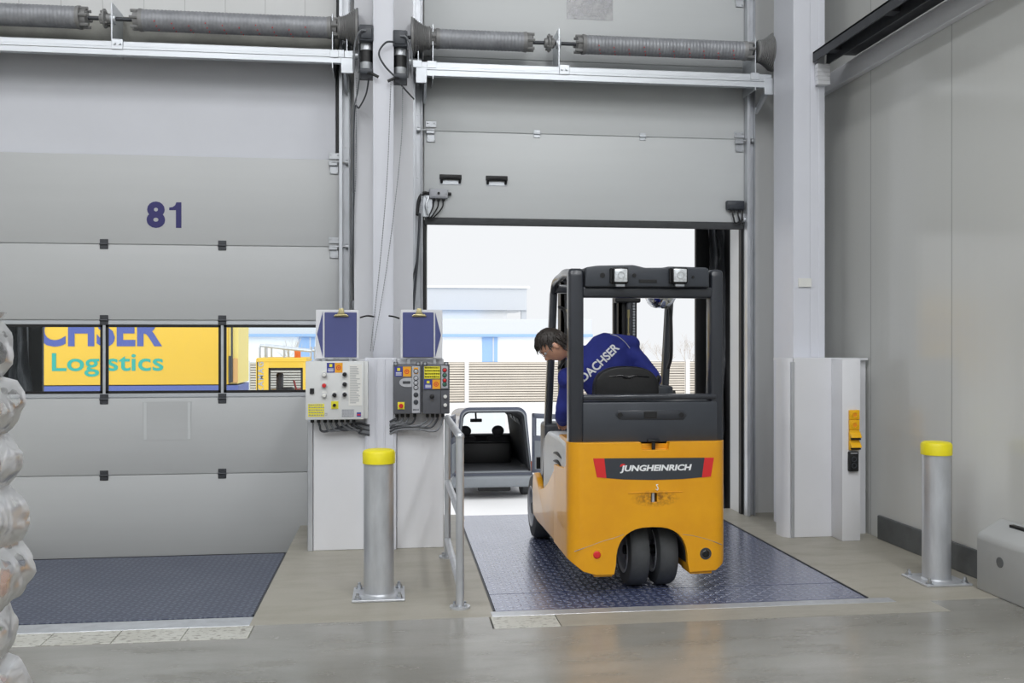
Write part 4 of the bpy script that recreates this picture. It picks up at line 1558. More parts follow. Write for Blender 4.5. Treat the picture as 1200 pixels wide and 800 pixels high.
for mb_, me_ in ((A, meA), (B, meB)):
    bmesh.ops.recalc_face_normals(mb_.bm, faces=mb_.bm.faces[:])
    mb_.bm.to_mesh(me_)
    mb_.bm.free()
cut = bpy.data.objects.new('cut', meB)
COL.objects.link(cut)
C = MB()
c0 = P(768, 523, FY)
C.prism([(c0.x - .10, ZTOP + .05), (c0.x + .10, ZTOP + .05), (c0.x + .085, c0.z - .022), (c0.x - .085, c0.z - .022)], 'xz', FY - .1, FY + .05)
c1 = P(766.5, 577, FY)
C.box((c1.x - .02, FY - .1, c1.z - .06), (c1.x + .02, FY + .06, c1.z - .002))
for xa_, xb_ in ((.9, 1.118), (2.067, 2.3)):
    C.prism([(5.875, 1.1), (5.875, .815), (5.95, .785), (6.15, .772), (6.6, .75), (6.6, 1.1)], 'yz', xa_, xb_)
bmesh.ops.recalc_face_normals(C.bm, faces=C.bm.faces[:])
meC = bpy.data.meshes.new('c')
C.bm.to_mesh(meC)
C.bm.free()
cut2 = bpy.data.objects.new('cut', meC)
COL.objects.link(cut2)
def b1(o):
    m = o.modifiers.new('b', 'BOOLEAN'); m.operation = 'INTERSECT'; m.object = cut; m.solver = 'EXACT'
def b2(o):
    m = o.modifiers.new('b', 'BOOLEAN'); m.operation = 'DIFFERENCE'; m.object = cut2; m.solver = 'EXACT'
def b3(o):
    o.data.polygons.foreach_set('use_smooth', [True] * len(o.data.polygons))
    m = o.modifiers.new('v', 'BEVEL'); m.width = .010; m.segments = 3; m.harden_normals = True; m.limit_method = 'ANGLE'; m.angle_limit = R(40)
me = evaluated(meA, [b1, b2, b3])
bpy.data.objects.remove(cut)
bpy.data.objects.remove(cut2)
me.transform(Matrix.Translation(-Vector((FX, FY, 0))))
cw = finish('counterweight', me, 'forklift_yellow', fk, 0)
liner = arch[1:-1]
inner = [(xc + (x_ - xc) * .97, .20 + (z_ - .20) * .97) for x_, z_ in liner]
MB().prism(liner + inner[::-1], 'xz', FY + .035, 6.31).build('arch_liner', 'black', cw)
MB().prism([(x_, z_) for x_, z_ in liner], 'xz', 6.29, 6.32).build('arch_back', 'black', cw)
YP = FY - .0015
# seam lines on the counterweight
for pts in ([(673, 646), (690, 640), (706, 634), (720, 630), (731, 626)], [(800, 626), (812, 627.5), (830, 632), (846, 638)]):
    MB().tube(spline([P(a, b, FY + .0012) for a, b in pts], 6), .0022, 5).build('panel_seam', 'drum_grey', cw)
# name band
top = [(695, 537), (740, 536.6), (790, 536.3), (836.5, 536)]
bot = [(833, 558), (800, 561), (766, 562.2), (730, 561.5), (699.5, 559)]
def strip(pts, mat, name, d, parent):
    return MB().prism([rp(a, b) for a, b in pts], 'xz', FY - d, FY + .001).build(name, mat, parent)
band = strip(top + bot, 'charcoal', 'name_band', .002, cw)
strip([(695, 537), (708, 536.9), (710.5, 559.9), (699.5, 559)], 'red', 'red_end', .003, band)
strip([(825.5, 536.1), (836.5, 536), (833, 558), (822.5, 559.2)], 'red', 'red_end', .003, band)
m = MB().text('JUNGHEINRICH', .1, facing(0, FY - .0032, 0), .0012, .004, .18, 1.0)
a, b = rp(726.5, 554.3), rp(810.5, 543.6)
m.fit(a[0], b[0], a[1], b[1]).build('lettering', 'white_print', band)
strip([(726.5, 547), (727, 544.2), (730, 543), (732.5, 543.8), (731.5, 547.5), (729.5, 545.6)], 'red', 'letter_mark', .0034, band)
# towing pins and hook pictogram
m = MB()
c = P(766, 517, FY + .02)
m.box((c.x - .04, FY + .005, c.z - .003), (c.x + .04, FY + .04, c.z + .012), .005, 2).cyl((c.x, FY + .025, c.z - .055), (c.x, FY + .025, c.z), .012, seg=14)
m.build('towing_pin', 'black', fk)
c = P(766, 583, FY)
MB().cyl((c.x, FY + .016, c.z - .035), (c.x, FY + .016, c.z + .03), .011, seg=14).build('towing_pin', 'galvanised', fk)
m = MB()
a, b = rp(736, 577.3), rp(800, 577.3)
m.box((a[0], FY - .004, a[1] - .003), (b[0], FY + .01, a[1] + .003), .002, 1)
m.build('pin_shelf', 'forklift_yellow', cw)
m = MB()
c = P(770, 571, YP)
m.tube(spline([(c.x + .006, YP, c.z + .018), (c.x - .004, YP, c.z + .016), (c.x + .006, YP, c.z - .004), (c.x + .002, YP, c.z - .016), (c.x - .008, YP, c.z - .010)], 5), .003, 6)
m.build('hook_mark', 'white_print', cw)
# lamps low on the counterweight
for px, py, mat in ((699.5, 650, 'red'), (827, 648.5, 'black_gloss')):
    c = P(px, py, FY)
    l = MB().lathe((c.x, FY + .004, c.z), (0, -1, 0), [(.024, 0), (.024, .006), (.018, .012), (.001, .014)], 22).build('tail_lamp', mat, fk)
    MB().ring((c.x, FY - .002, c.z), (0, 1, 0), [(.025, 0), (.037, .0), (.039, .004), (.025, .006)], 26).build('lamp_ring', 'forklift_yellow' if mat == 'red' else 'dark_steel', l)
# lower flanges
for x0, x1 in ((XLF + .16, ax0 - .02), (ax1 + .02, XRF - .10)):
    MB().box((x0, FY + .015, ZBOT - .015), (x1, FY + .2, ZBOT + .005), .005, 2).build('lower_flange', 'forklift_yellow', cw)

# side bodies: step-through panels either side
side = [(6.2, .78), (6.3, .75), (6.42, .69), (6.6, .60), (6.8, .53), (6.95, .50), (7.03, .505), (7.12, .56), (7.2, .585), (7.30, .57), (7.34, .50), (7.345, .34), (7.3, .24), (7.1, .225), (6.6, .235), (6.2, .24)]
for x0, x1, nm in ((XLF + .004, XLF + .05, 'side_panel'), (XRF - .05, XRF - .004, 'side_panel')):
    MB().prism(side, 'yz', x0, x1, .012, 3).build(nm, 'forklift_yellow', fk)
for x0, x1 in ((XLF + .02, XLF + .24), (XRF - .24, XRF - .02)):
    q = []
    for k in range(13):
        a = PI - PI * k / 12
        q.append((7.6 + .30 * math.cos(a), .27 + .29 * math.sin(a)))
    q2 = [(7.6 + .275 * math.cos(PI - PI * k / 12), .27 + .265 * math.sin(PI - PI * k / 12)) for k in range(12, -1, -1)]
    pass
MB().box((XLF + .05, 6.2, .17), (XRF - .05, 7.75, .26), .01, 1).box((1.2, 6.2, .26), (2.0, 6.5, .5)).build('chassis', 'black', fk)
MB().box((XLF + .05, 6.9, .44), (XRF - .05, 7.40, .47), .006, 1).build('foot_plate', 'rubber', fk)

# pale seat hood with side louvres
m = MB()
prof = [(5.92, .5), (5.92, .93), (6.3, .955), (6.75, .95), (6.86, .91), (6.91, .82), (6.94, .5)]
m.prism(prof, 'yz', 1.102, XRF - .022, .03, 3)
hood = m.build('seat_hood', 'hood_grey', fk)
m = MB()
for z in (.770, .825):
    pts = [(1.097, 6.13 + k * .026, z + .016 * math.sin(PI * k / 12)) for k in range(13)]
    m.tube(pts, [.002 + .009 * math.sin(PI * k / 12) for k in range(13)], 6)
m.build('louvre', 'black', hood)
# dash and steering
MB().box((1.15, 7.12, .47), (2.04, 7.38, .97), .03, 3).build('dashboard', 'charcoal', fk)
st = MB().cyl((1.40, 7.12, .8), (1.40, 6.98, 1.08), .035, seg=16).build('steering_column', 'black', fk)
u = Vector((0, -.45, .9)).normalized()
m = MB()
m.ring(Vector((1.40, 6.97, 1.09)), u, [(.150 + .012 * math.cos(2 * PI * k / 8), .012 * math.sin(2 * PI * k / 8)) for k in range(8)], 32)
m.lathe(Vector((1.40, 6.97, 1.085)), u, [(.001, -.01), (.05, -.01), (.05, .012), (.001, .016)], 16)
for k in range(3):
    a = 2 * PI * k / 3
    m.cyl((1.40, 6.97, 1.09), Vector((1.40, 6.97, 1.09)) + Vector((1, 0, 0)) * math.cos(a) * .15 + u.cross(Vector((1, 0, 0))) * math.sin(a) * .15, .009, seg=8)
m.build('steering_wheel', 'black', st)

# rear wheels (twin) and front wheels
def wheel(x0, x1, y, r, name='wheel', hub='control_light'):
    w = x1 - x0
    q = MB()
    prof = [(r * .60, 0), (r * .80, -.0), (r * .94, .008), (r * .99, .025), (r, w * .35), (r, w * .65), (r * .99, w - .025), (r * .94, w - .008), (r * .80, w), (r * .60, w)]
    q.ring((x0, y, r), (1, 0, 0), prof, 44)
    t = q.build(name, 'rubber', fk)
    m = MB()
    m.ring((x0 + .002, y, r), (1, 0, 0), [(r * .55, 0.004), (r * .62, -.006), (r * .66, 0), (r * .66, w - .004), (r * .55, w - .004)], 36)
    m.lathe((x0 + w * .3, y, r), (1, 0, 0), [(.001, 0), (r * .56, 0), (r * .56, w * .4), (.001, w * .4)], 30)
    for k in range(5):
        a = 2 * PI * k / 5
        m.cyl((x0 + .025, y + math.cos(a) * r * .3, r + math.sin(a) * r * .3), (x0 + w * .35, y + math.cos(a) * r * .3, r + math.sin(a) * r * .3), .012, seg=6)
    m.build('rim', hub, t)
    return t
wheel(1.492, 1.628, 6.05, .228)
wheel(1.682, 1.815, 6.05, .228)
MB().box((1.56, 6.0, .30), (1.74, 6.1, .46)).cyl((1.5, 6.05, .228), (1.8, 6.05, .228), .03).build('rear_axle', 'black', fk)
wheel(1.11, 1.29, 7.6, .255)
wheel(1.895, 2.075, 7.6, .255)
MB().cyl((1.25, 7.6, .255), (1.95, 7.6, .255), .06).box((1.35, 7.5, .18), (1.85, 7.72, .45), .02).build('front_axle', 'black', fk)

# rear hood panel between the guard posts
YH = FY + .05
a, b = rp(683, 519, YH), rp(841, 470, YH)
hp = MB().box((a[0], YH, a[1] - .02), (b[0], YH + .35, b[1]), .012, 2).build('rear_hood', 'charcoal', fk)
pts = [(724, 480.5), (800, 480.5), (805, 486), (801, 491.5), (726, 491.5), (721, 486)]
m = MB().prism([rp(p, q, YH) for p, q in pts], 'xz', YH - .004, YH + .004, .003, 2)
o = m.build('recess_panel', 'charcoal_steel', hp)
m = MB()
for px in (726.5, 798.5):
    c = P(px, 486, YH - .004)
    m.cyl((c.x, YH - .010, c.z), (c.x, YH, c.z), .016, seg=16)
c = P(762, 485.5, YH)
m.box((c.x - .042, YH - .008, c.z - .022), (c.x + .042, YH, c.z + .02), .003, 1)
m.build('latch', 'black', o)

# overhead guard
gd = 'charcoal_steel'
YR = FY + .055      # rear posts
zt = 2.075
x0, x1 = rp(667.5, 400, YR)[0], rp(684.5, 400, YR)[0]
m = MB()
m.prism([(YR, .93), (YR, 2.03), (YR + .02, 2.062), (YR + .11, 2.062), (YR + .11, .93)], 'yz', x0, x1, .02, 3)
m.build('rear_post', gd, fk)
x2, x3 = rp(833.5, 400, YR)[0], rp(846.5, 400, YR)[0]
m = MB()
m.prism([(YR, .93), (YR, 2.03), (YR + .02, 2.062), (YR + .11, 2.062), (YR + .11, .93)], 'yz', x2, x3 + .01, .02, 3)
m.build('rear_post', gd, fk)
# front posts
for xa, xb in ((1.205, 1.165), (2.115, 2.08)):
    m = MB()
    m.prism([(7.02, 2.0), (7.09, 1.97), (7.27, .45), (7.27, .25), (7.20, .25), (7.20, .45)], 'yz', -.028, .028, .012, 2)
    for v in m.bm.verts:
        f = (v.co.z - .3) / 1.7
        v.co.x += xb + (xa - xb) * f
    m.build('front_post', gd, fk)
    # curved roof side beam
    pts = spline([(1.14 if xa < 1.5 else 2.06, YR + .06, 2.03), (1.16 if xa < 1.5 else 2.08, 6.3, 2.065), (xa, 6.72, 2.07), (xa, 6.96, 2.045), (xa, 7.05, 1.97)], 8)
    m = MB().tube(pts, .029, 14)
    m.build('roof_side_beam', gd, fk)
    m = MB().tube(spline([(xa + (.03 if xa < 1.5 else -.03), 6.98, 1.86), (xa + (.05 if xa < 1.5 else -.05), 6.88, 1.83), (xa + (.055 if xa < 1.5 else -.055), 6.84, 1.74), (xa + (.05 if xa < 1.5 else -.05), 6.85, 1.5), (xa + (.03 if xa < 1.5 else -.03), 6.99, 1.40)], 6), .013, 10)
    m.build('grab_handle', 'black', fk)
m = MB()
for k in range(6):
    y = 6.02 + k * .155
    m.box((1.20, y, 2.035), (2.07, y + .03, 2.06), .006, 1)
m.build('roof_grid', gd, fk)
MB().box((1.20, 7.0, 1.965), (2.10, 7.06, 2.03), .015, 2).build('roof_front_beam', gd, fk)
# rear cross rails
a, b = rp(683, 348.5, YR), rp(836, 336, YR)
MB().box((a[0], YR + .005, a[1]), (b[0], YR + .08, b[1]), .018, 3).build('upper_cross_rail', gd, fk)
a, b = rp(683, 469, YR), rp(840, 461.5, YR)
MB().box((a[0], YR - .005, a[1]), (b[0], YR + .08, b[1]), .012, 3).build('lower_cross_rail', gd, fk)
# rear light box of the guard
YB2 = FY + .03
outl = [(686.5, 313), (700, 311), (742, 310.2), (748, 311.5), (756, 313.5), (777, 313.4), (784, 312), (800, 312.3), (828, 313.3), (831, 315), (831.5, 336.5), (686, 336)]
lb = MB().prism([rp(p, q, YB2) for p, q in outl], 'xz', YB2, YB2 + .16, .012, 3).build('light_bar', 'charcoal', fk)
m = MB().pbox(749, 327.5, 770, 331, YB2 - .006, YB2 + .01, .002, 1)
for px, py, rr in ((706, 322.5, .016), (743, 322.5, .013), (812, 324.5, .009)):
    c = P(px, py, YB2)
    m.cyl((c.x, YB2 - .006, c.z), (c.x, YB2 + .01, c.z), rr, seg=16)
m.build('cable_slot', 'black', lb)
for px in (728, 797.5):
    l = MB().pbox(px - 9.5, 313, px + 8.8, 332.5, YB2 - .045, YB2 + .01, .012, 3)
    c = P(px - 9, 322.5, YB2 - .02)
    l.box((c.x - .022, YB2 - .025, c.z - .05), (c.x, YB2 + .005, c.z + .045), .004, 1)
    l = l.build('work_lamp', 'black_gloss', fk)
    MB().pbox(px - 7.6, 314.8, px + 7.6, 330.3, YB2 - .052, YB2 - .04, .006, 2).build('lens', 'lamp_lens', l)
    c = P(px, 322.5, YB2 - .052)
    MB().ring((c.x, YB2 - .054, c.z), (0, 1, 0), [(.018, 0), (.024, 0), (.024, .004), (.018, .004)], 20).build('bulb_ring', 'chrome', l)
    c = P(px - 2, 334, YB2)
    MB().box((c.x - .03, YB2 - .03, c.z - .012), (c.x + .03, YB2, c.z + .008), .004, 1).build('lamp_foot', 'bolt', l)

# mirror dome under the roof
c = P(774, 346, 6.85)
m = MB().lathe((c.x, 6.85, c.z + .02), (0, 0, -1), [(.001, -.01), (.116, 0), (.116, .02), (.112, .045), (.098, .075), (.072, .101), (.04, .117), (.001, .122)], 36)
mm = m.build('mirror', 'chrome', fk, 80)
MB().cyl((c.x, 6.85, c.z + .02), (c.x, 6.85, 2.04), .012, seg=10).build('mirror_arm', 'black', mm)

# mast with chains, seen beyond the driver
for xa, xb in ((1.40, 1.50), (1.90, 2.06)):
    m = MB()
    m.box((xa, 7.84, .12), (xa + .03, 7.98, 2.16)).box((xa, 7.84, .12), (xb, 7.865, 2.16)).box((xb - .06, 7.85, .12), (xb - .03, 8.0, 2.20)).box((xb - .03, 7.90, .12), (xb, 7.925, 2.20))
    m.build('mast_upright', 'black', fk)
    MB().cyl(((xa + xb) / 2 + .01, 7.82, .2), ((xa + xb) / 2 + .01, 7.82, 1.95), .028, seg=16).build('lift_cylinder', 'dark_steel', fk)
    m = MB()
    z = .5
    while z < 2.05:
        m.box(((xa + xb) / 2 + .035, 7.80, z), ((xa + xb) / 2 + .055, 7.812, z + .018), .002, 1)
        z += .024
    m.build('lift_chain', 'bolt', fk)
    c = Vector(((xa + xb) / 2 - .005, 7.79, 1.80))
    m = MB().cyl(c, c + Vector((0, 0, .07)), .012, seg=6).cyl(c - Vector((0, 0, .14)), c, .006, seg=8).cyl(c - Vector((0, 0, .19)), c - Vector((0, 0, .13)), .011, seg=6)
    m.build('chain_anchor', 'brass', fk)
m = MB()
m.box((1.88, 7.93, .3), (2.085, 7.99, 2.1), .006, 1)
m.box((1.40, 7.86, 2.05), (2.06, 7.93, 2.16), .006, 1).box((1.40, 7.93, .25), (2.06, 7.97, .45), .006, 1).box((1.86, 7.78, 1.93), (2.08, 7.9, 2.12), .01, 1)
m.build('mast_crossbeam', 'black', fk)
m = MB().box((1.22, 8.02, .12), (2.04, 8.06, .22), .004, 1).box((1.22, 8.02, .50), (2.04, 8.06, .60), .004, 1).box((1.3, 8.0, .12), (1.34, 8.04, .6)).box((1.92, 8.0, .12), (1.96, 8.04, .6))
m.build('fork_carriage', 'black', fk)
for x in (1.36, 1.80):
    m = MB().prism([(8.06, .04), (8.06, .62), (8.10, .62), (8.10, .08), (9.1, .055), (9.1, .04)], 'yz', x, x + .1, .004, 1)
    m.build('fork', 'black', fk)

# seat and armrest console
sx = 1.545
m = MB()
prof = []
for k in range(17):
    a = PI * k / 16
    prof.append((sx + .222 * math.copysign(abs(math.cos(a)) ** .8, math.cos(a)), 1.27 + .165 * abs(math.sin(a)) ** .75))
m.prism([(sx - .20, .99), (sx - .222, 1.1)][::-1] + [] + [] if False else [(sx + .20, 1.0), (sx + .222, 1.1)] + prof + [(sx - .222, 1.1), (sx - .20, 1.0)], 'xz', 6.13, 6.225, .035, 4)
bk = m.build('seat_back', 'seat_black', fk)
m = MB().tube(spline([(sx - .13, 6.131, 1.365), (sx - .04, 6.126, 1.372), (sx, 6.124, 1.362), (sx + .06, 6.126, 1.372), (sx + .15, 6.131, 1.362)], 6), .006, 8)
m.box((sx - .03, 6.122, 1.352), (sx + .03, 6.134, 1.375), .004, 2)
m.build('back_piping', 'black_gloss', bk)
MB().box((sx - .23, 6.2, .945), (sx + .23, 6.72, 1.03), .035, 4).build('seat_cushion', 'seat_black', fk)
YC = 6.2
a, b = rp(768, 466, YC), rp(789, 452.5, YC)
ar = MB().box((a[0], YC, a[1] - .15), (b[0], YC + .45, b[1]), .012, 3).build('armrest', 'charcoal', fk)
c = P(789, 461, YC)
MB().cyl((c.x - .01, YC + .03, c.z), (c.x + .02, YC + .03, c.z), .022, seg=16).build('adjusting_knob', 'black', ar)
c = P(771, 450, YC + .1)
m = MB().cyl((c.x, YC + .12, c.z - .04), (c.x - .005, YC + .10, c.z + .02), .014, seg=12).sphere((c.x - .006, YC + .10, c.z + .035), (.026, .026, .03), 14, 10)
m.build('control_lever', 'black', ar)
# ------------------------------------------------------------------ the driver
V = Vector
pe = None
SEATX = 1.545
hip = V((1.555, 6.46, 1.11))
waist = V((1.54, 6.44, 1.22))
chest = V((1.45, 6.43, 1.40))
shR = V((1.628, 6.42, 1.572))
shL = V((1.215, 6.50, 1.345))
neckb = V((1.265, 6.47, 1.510))
elR = V((1.775, 6.34, 1.345))
wrR = V((1.815, 6.55, 1.30))
elL = V((1.195, 6.58, 1.10))
wrL = V((1.225, 6.80, 1.02))
headc = V((1.092, 6.42, 1.575))

def oval(c, u, v, a, b, n=28, p=.85):
    out = []
    for k in range(n):
        t = 2 * PI * k / n
        ct, st = math.cos(t), math.sin(t)
        out.append(c + u * (a * math.copysign(abs(ct) ** p, ct)) + v * (b * math.copysign(abs(st) ** p, st)))
    return out

def torso(mb, grow, low=True):
    st = [(hip - V((0, 0, .1)), V((1, 0, 0)), .165, .125), (hip, V((1, 0, 0)), .172, .125), (waist, V((1, 0, .08)), .165, .118),
          (V((1.50, 6.43, 1.32)), V((1, -.05, .25)), .178, .125), (chest + V((0, 0, .01)), V((1, -.1, .42)), .198, .135),
          (V((1.425, 6.44, 1.475)), V((1, -.15, .52)), .215, .128), (V((1.40, 6.45, 1.525)), V((1, -.18, .55)), .208, .105),
          (V((1.365, 6.46, 1.565)), V((1, -.2, .58)), .125, .08), (V((1.345, 6.465, 1.582)), V((1, -.2, .6)), .06, .05)]
    rings = []
    for i, (c, u, a, b) in enumerate(st):
        u = u.normalized()
        d = (st[min(i + 1, len(st) - 1)][0] - st[max(i - 1, 0)][0]).normalized()
        v = d.cross(u).normalized()
        u = v.cross(d).normalized()
        rings.append(oval(c, u, v, a + grow, b + grow))
    mb.loft(rings)

def arm(mb, a, b, c, r, grow):
    p = spline([a, (a + b) / 2, b, (b + c) / 2, c], 4)
    n = len(p)
    rr = []
    for i in range(n):
        q = i / (n - 1)
        rr.append((r[0] + (r[1] - r[0]) * q * 2 if q < .5 else r[1] + (r[2] - r[1]) * (q - .5) * 2) + grow)
    mb.tube(p, rr, 16, round_caps=True)

def hand(mb, wrist, dirn, up, side, curl=55, s=1.0):
    """palm, four unequal curled fingers, thumb from the side of the palm"""
    d, n = dirn.normalized(), up.normalized()
    x = d.cross(n).normalized() * side
    pc = wrist + d * .05 * s
    M4 = Matrix((x, d, n)).transposed().to_4x4()
    mb.sphere(pc, (.040 * s, .052 * s, .017 * s), 18, 12, M4)
    for k, (off, ln) in enumerate(((-.028, .070), (-.0095, .080), (.0095, .075), (.027, .058))):
        p = pc + x * off * s + d * .036 * s
        pts = [p]
        ang = 0
        for j, f in enumerate((.45, .32, .23)):
            ang += R(curl * (.55 if j == 0 else .8))
            dd = d * math.cos(ang) - n * math.sin(ang)
            p = p + dd * ln * f * s
            pts.append(p)
        mb.tube(pts, [.0095 * s, .009 * s, .0083 * s, .0072 * s], 10, round_caps=True)
    p = pc - x * .034 * s - d * .015 * s
    p2 = p + (-x * .75 + d * .75 - n * .25).normalized() * .036 * s
    p3 = p2 + (-x * .1 + d * .9 - n * .55).normalized() * .032 * s
    mb.tube([p, p2, p3], [.0125 * s, .011 * s, .0085 * s], 10, round_caps=True)

# --- head: built facing +X, then turned
def head_matrix():
    fwd = V((-.56, .10, -.82)).normalized()
    up = V((-.84, 0, .55))
    up = (up - fwd * up.dot(fwd)).normalized()
    left = up.cross(fwd).normalized()
    m = Matrix((fwd, left, up)).transposed().to_4x4()
    m.translation = headc
    return m
HM = head_matrix()

def head_mesh(mb):
    tm = bmesh.new()
    bmesh.ops.create_uvsphere(tm, u_segments=64, v_segments=48, radius=1)
    for v in tm.verts:
        x, y, z = v.co
        X, Y, Z = x * .098, y * .077, z * .120
        if z < 0:                       # jaw narrows and comes forward, back of the skull pulls in
            q = -z
            Y *= 1 - .28 * q * q
            if x > 0:
                X *= 1 - .10 * q
                X += .012 * q
            else:
                X *= 1 - .45 * q
        else:
            if x < 0:
                X *= 1 + .10 * z
        if x > 0:                       # flatten the face front
            X = X * .93
            w = lambda yy, zz, sy, sz: math.exp(-((Y - yy) / sy) ** 2 - ((Z - zz) / sz) ** 2)
            X += .030 * w(0, -.022, .012, .016) + .014 * w(0, .002, .010, .022)          # nose
            X -= .012 * (w(.031, .012, .016, .012) + w(-.031, .012, .016, .012))         # eye sockets
            X += .007 * w(0, .034, .05, .010)                                            # brow
            X += .006 * w(0, -.058, .024, .008) - .006 * w(0, -.0665, .026, .0035) + .006 * w(0, -.074, .022, .007)   # lips
            X += .010 * w(0, -.102, .022, .016)                                          # chin
        v.co = (X, Y, Z)
    bmesh.ops.transform(tm, matrix=HM, verts=tm.verts)
    mb._merge(tm)
    for s in (-1, 1):
        e = Matrix.Rotation(R(12 * s), 4, 'Z')
        mb.sphere(HM @ V((-.008, s * .079, -.004)), (.019, .010, .031), 14, 10, HM.to_3x3().to_4x4() @ e)

body = MB()
head_mesh(body)
body.tube([neckb - V((-.03, 0, .05)), neckb, headc + HM.to_3x3() @ V((-.028, 0, -.055))], [.062, .056, .052], 18)
torso(body, -.022)
arm(body, shR - V((.04, 0, .01)), elR, wrR, (.052, .040, .030), 0)
arm(body, shL + V((.04, 0, .02)), elL, wrL, (.052, .040, .030), 0)
hand(body, wrR, (wrR - elR) + V((0, .02, -.02)), V((0, .1, 1)), 1, 50)
hand(body, wrL, (wrL - elL) + V((0, .05, .02)), V((-.3, 0, .9)), -1, 50)
knR, knL = V((1.68, 6.90, 1.10)), V((1.44, 6.90, 1.10))
akR, akL = V((1.68, 7.06, .66)), V((1.44, 7.02, .66))
def leg(mb, s, grow):
    k, a, hx = (knR, akR, .09) if s > 0 else (knL, akL, -.09)
    h = hip + V((hx, 0, -.015))
    p = [h, (h + k) / 2, k, (k + a) / 2 + V((0, -.015, 0)), a]
    mb.tube(spline(p, 4), [r + grow for r in [.085, .083, .080, .077, .074, .071, .068, .064, .060, .061, .061, .058, .054, .050, .045, .041, .038]], 16, round_caps=True)
leg(body, 1, 0)
leg(body, -1, 0)
for a in (akR, akL):
    body.tube([a, a + V((0, .06, -.10)), a + V((0, .16, -.14))], [.036, .036, .028], 12, round_caps=True)
me = remeshed(body, .0055, 3, 'person')
loc = V((1.545, 6.45, 1.03))
me.transform(Matrix.Translation(-loc))
pe = finish('person', me, 'skin', None, 180, loc)
tag(pe, 'person in navy work jacket leaning out left from the forklift seat, looking down', 'person')

jk = MB()
torso(jk, .010)
arm(jk, shR - V((.03, 0, .005)), elR, wrR - (wrR - elR).normalized() * .02, (.078, .060, .046), .004)
arm(jk, shL + V((.03, 0, .01)), elL, wrL - (wrL - elL).normalized() * .02, (.076, .058, .046), .004)
jk.sphere(shR, (.080, .086, .074), 20, 14)
jk.sphere(shL, (.082, .086, .078), 20, 14)
ax = (headc + HM.to_3x3() @ V((-.028, 0, -.06)) - neckb).normalized()
jk.tube([neckb - ax * .07, neckb - ax * .01, neckb + ax * .035], [.088, .078, .072], 20)
me = remeshed(jk, .008, 8, 'jacket')
# cloth folds
me.update()
for v in me.vertices:
    p = v.co
    n = v.normal
    f = noise.noise(V((p.x * 9 + p.z * 5, p.y * 7, p.z * 14 - p.x * 9))) * .007 + noise.noise(p * 24) * .0025
    v.co = p + n * f
bm_ = bmesh.new(); bm_.from_mesh(me); JT = BVHTree.FromBMesh(bm_); bm_.free()
me.transform(Matrix.Translation(-loc))
jacket = finish('jacket', me, 'navy_jacket', pe, 180)
# DACHSER across the back, following the cloth
ang = math.atan2(41, 43)
c = P(703.5, 424.5, 6.29)
tx = MB().text('DACHSER', .08, Matrix.Identity(4), .0, .0022, 0, 1.0)
bmesh.ops.subdivide_edges(tx.bm, edges=[e for e in tx.bm.edges if e.calc_length() > .012], cuts=2)
xs = [v.co.x for v in tx.bm.verts]; ys = [v.co.y for v in tx.bm.verts]
L, Hh = P(732, 0, 6.29).x - P(675.5, 0, 6.29).x, .060
for v in tx.bm.verts:
    a = (v.co.x - min(xs)) / (max(xs) - min(xs)) - .5
    b = (v.co.y - min(ys)) / (max(ys) - min(ys)) - .5
    lx, lz = a * L, b * Hh
    X = c.x + lx * math.cos(ang) - lz * math.sin(ang)
    Z = c.z + lx * math.sin(ang) + lz * math.cos(ang)
    hit = JT.ray_cast(V((X, 5.6, Z)), V((0, 1, 0)))
    v.co = V((X, (hit[0].y if hit[0] else 6.3) - .004, Z))
tx.build('lettering', 'white_print', jacket, 0)
# grey piping over the shoulder
pts = []
for px, py in ((705, 391), (716, 391.5), (724, 394), (732, 401), (737, 408)):
    q = P(px, py, 6.36)
    hit = JT.ray_cast(V((q.x, 5.6, q.z)), V((0, 1, 0)))
    if hit[0]:
        pts.append(hit[0] + V((0, -.001, 0)))
if len(pts) > 2:
    MB().tube(spline(pts, 4), .0028, 6).build('piping', 'control_light', jacket)

tr = MB()
leg(tr, 1, .012)
leg(tr, -1, .012)
tr.loft([oval(hip + V((0, 0, z)), V((1, 0, 0)), V((0, 1, 0)), a, b) for z, a, b in ((-.085, .10, .08), (-.07, .178, .135), (.0, .188, .142), (.05, .183, .137))])
me = remeshed(tr, .009, 5, 'trousers')
me.transform(Matrix.Translation(-loc))
finish('trousers', me, 'trousers', pe, 180)
for a in (akR, akL):
    m = MB()
    m.tube([a + V((0, -.01, -.07)), a + V((0, .02, -.13)), a + V((0, .10, -.145)), a + V((0, .20, -.155))], [.045, .052, .048, .036], 16, round_caps=True)
    m.build('shoe', 'black', pe, 60)

# hair: a cap of short dark locks
m = MB()
random.seed(11)
tm = bmesh.new()
bmesh.ops.create_uvsphere(tm, u_segments=56, v_segments=40, radius=1)
kill = []
for v in tm.verts:
    x, y, z = v.co
    keep = (z > .50) or (x < .30 and z > -.05) or (x < -.25 and z > -.62)
    if abs(y) > .75 and x > -.12 and z < .12:
        keep = False
    if not keep:
        kill.append(v)
    f = 1.09 + .03 * noise.noise(V((x * 3, y * 3, z * 3))) + .015 * noise.noise(V((x * 9, y * 9, z * 5)))
    X, Y, Z = x * .100 * f, y * .080 * f, z * .123 * f
    if x < 0 and z > 0:
        X *= 1 + .10 * z
    if z < 0 and x < 0:
        X *= 1 - .30 * (-z)
    v.co = (X, Y, Z)
bmesh.ops.delete(tm, geom=kill, context='VERTS')
bmesh.ops.solidify(tm, geom=tm.faces[:], thickness=.012)
bmesh.ops.transform(tm, matrix=HM, verts=tm.verts)
m._merge(tm)
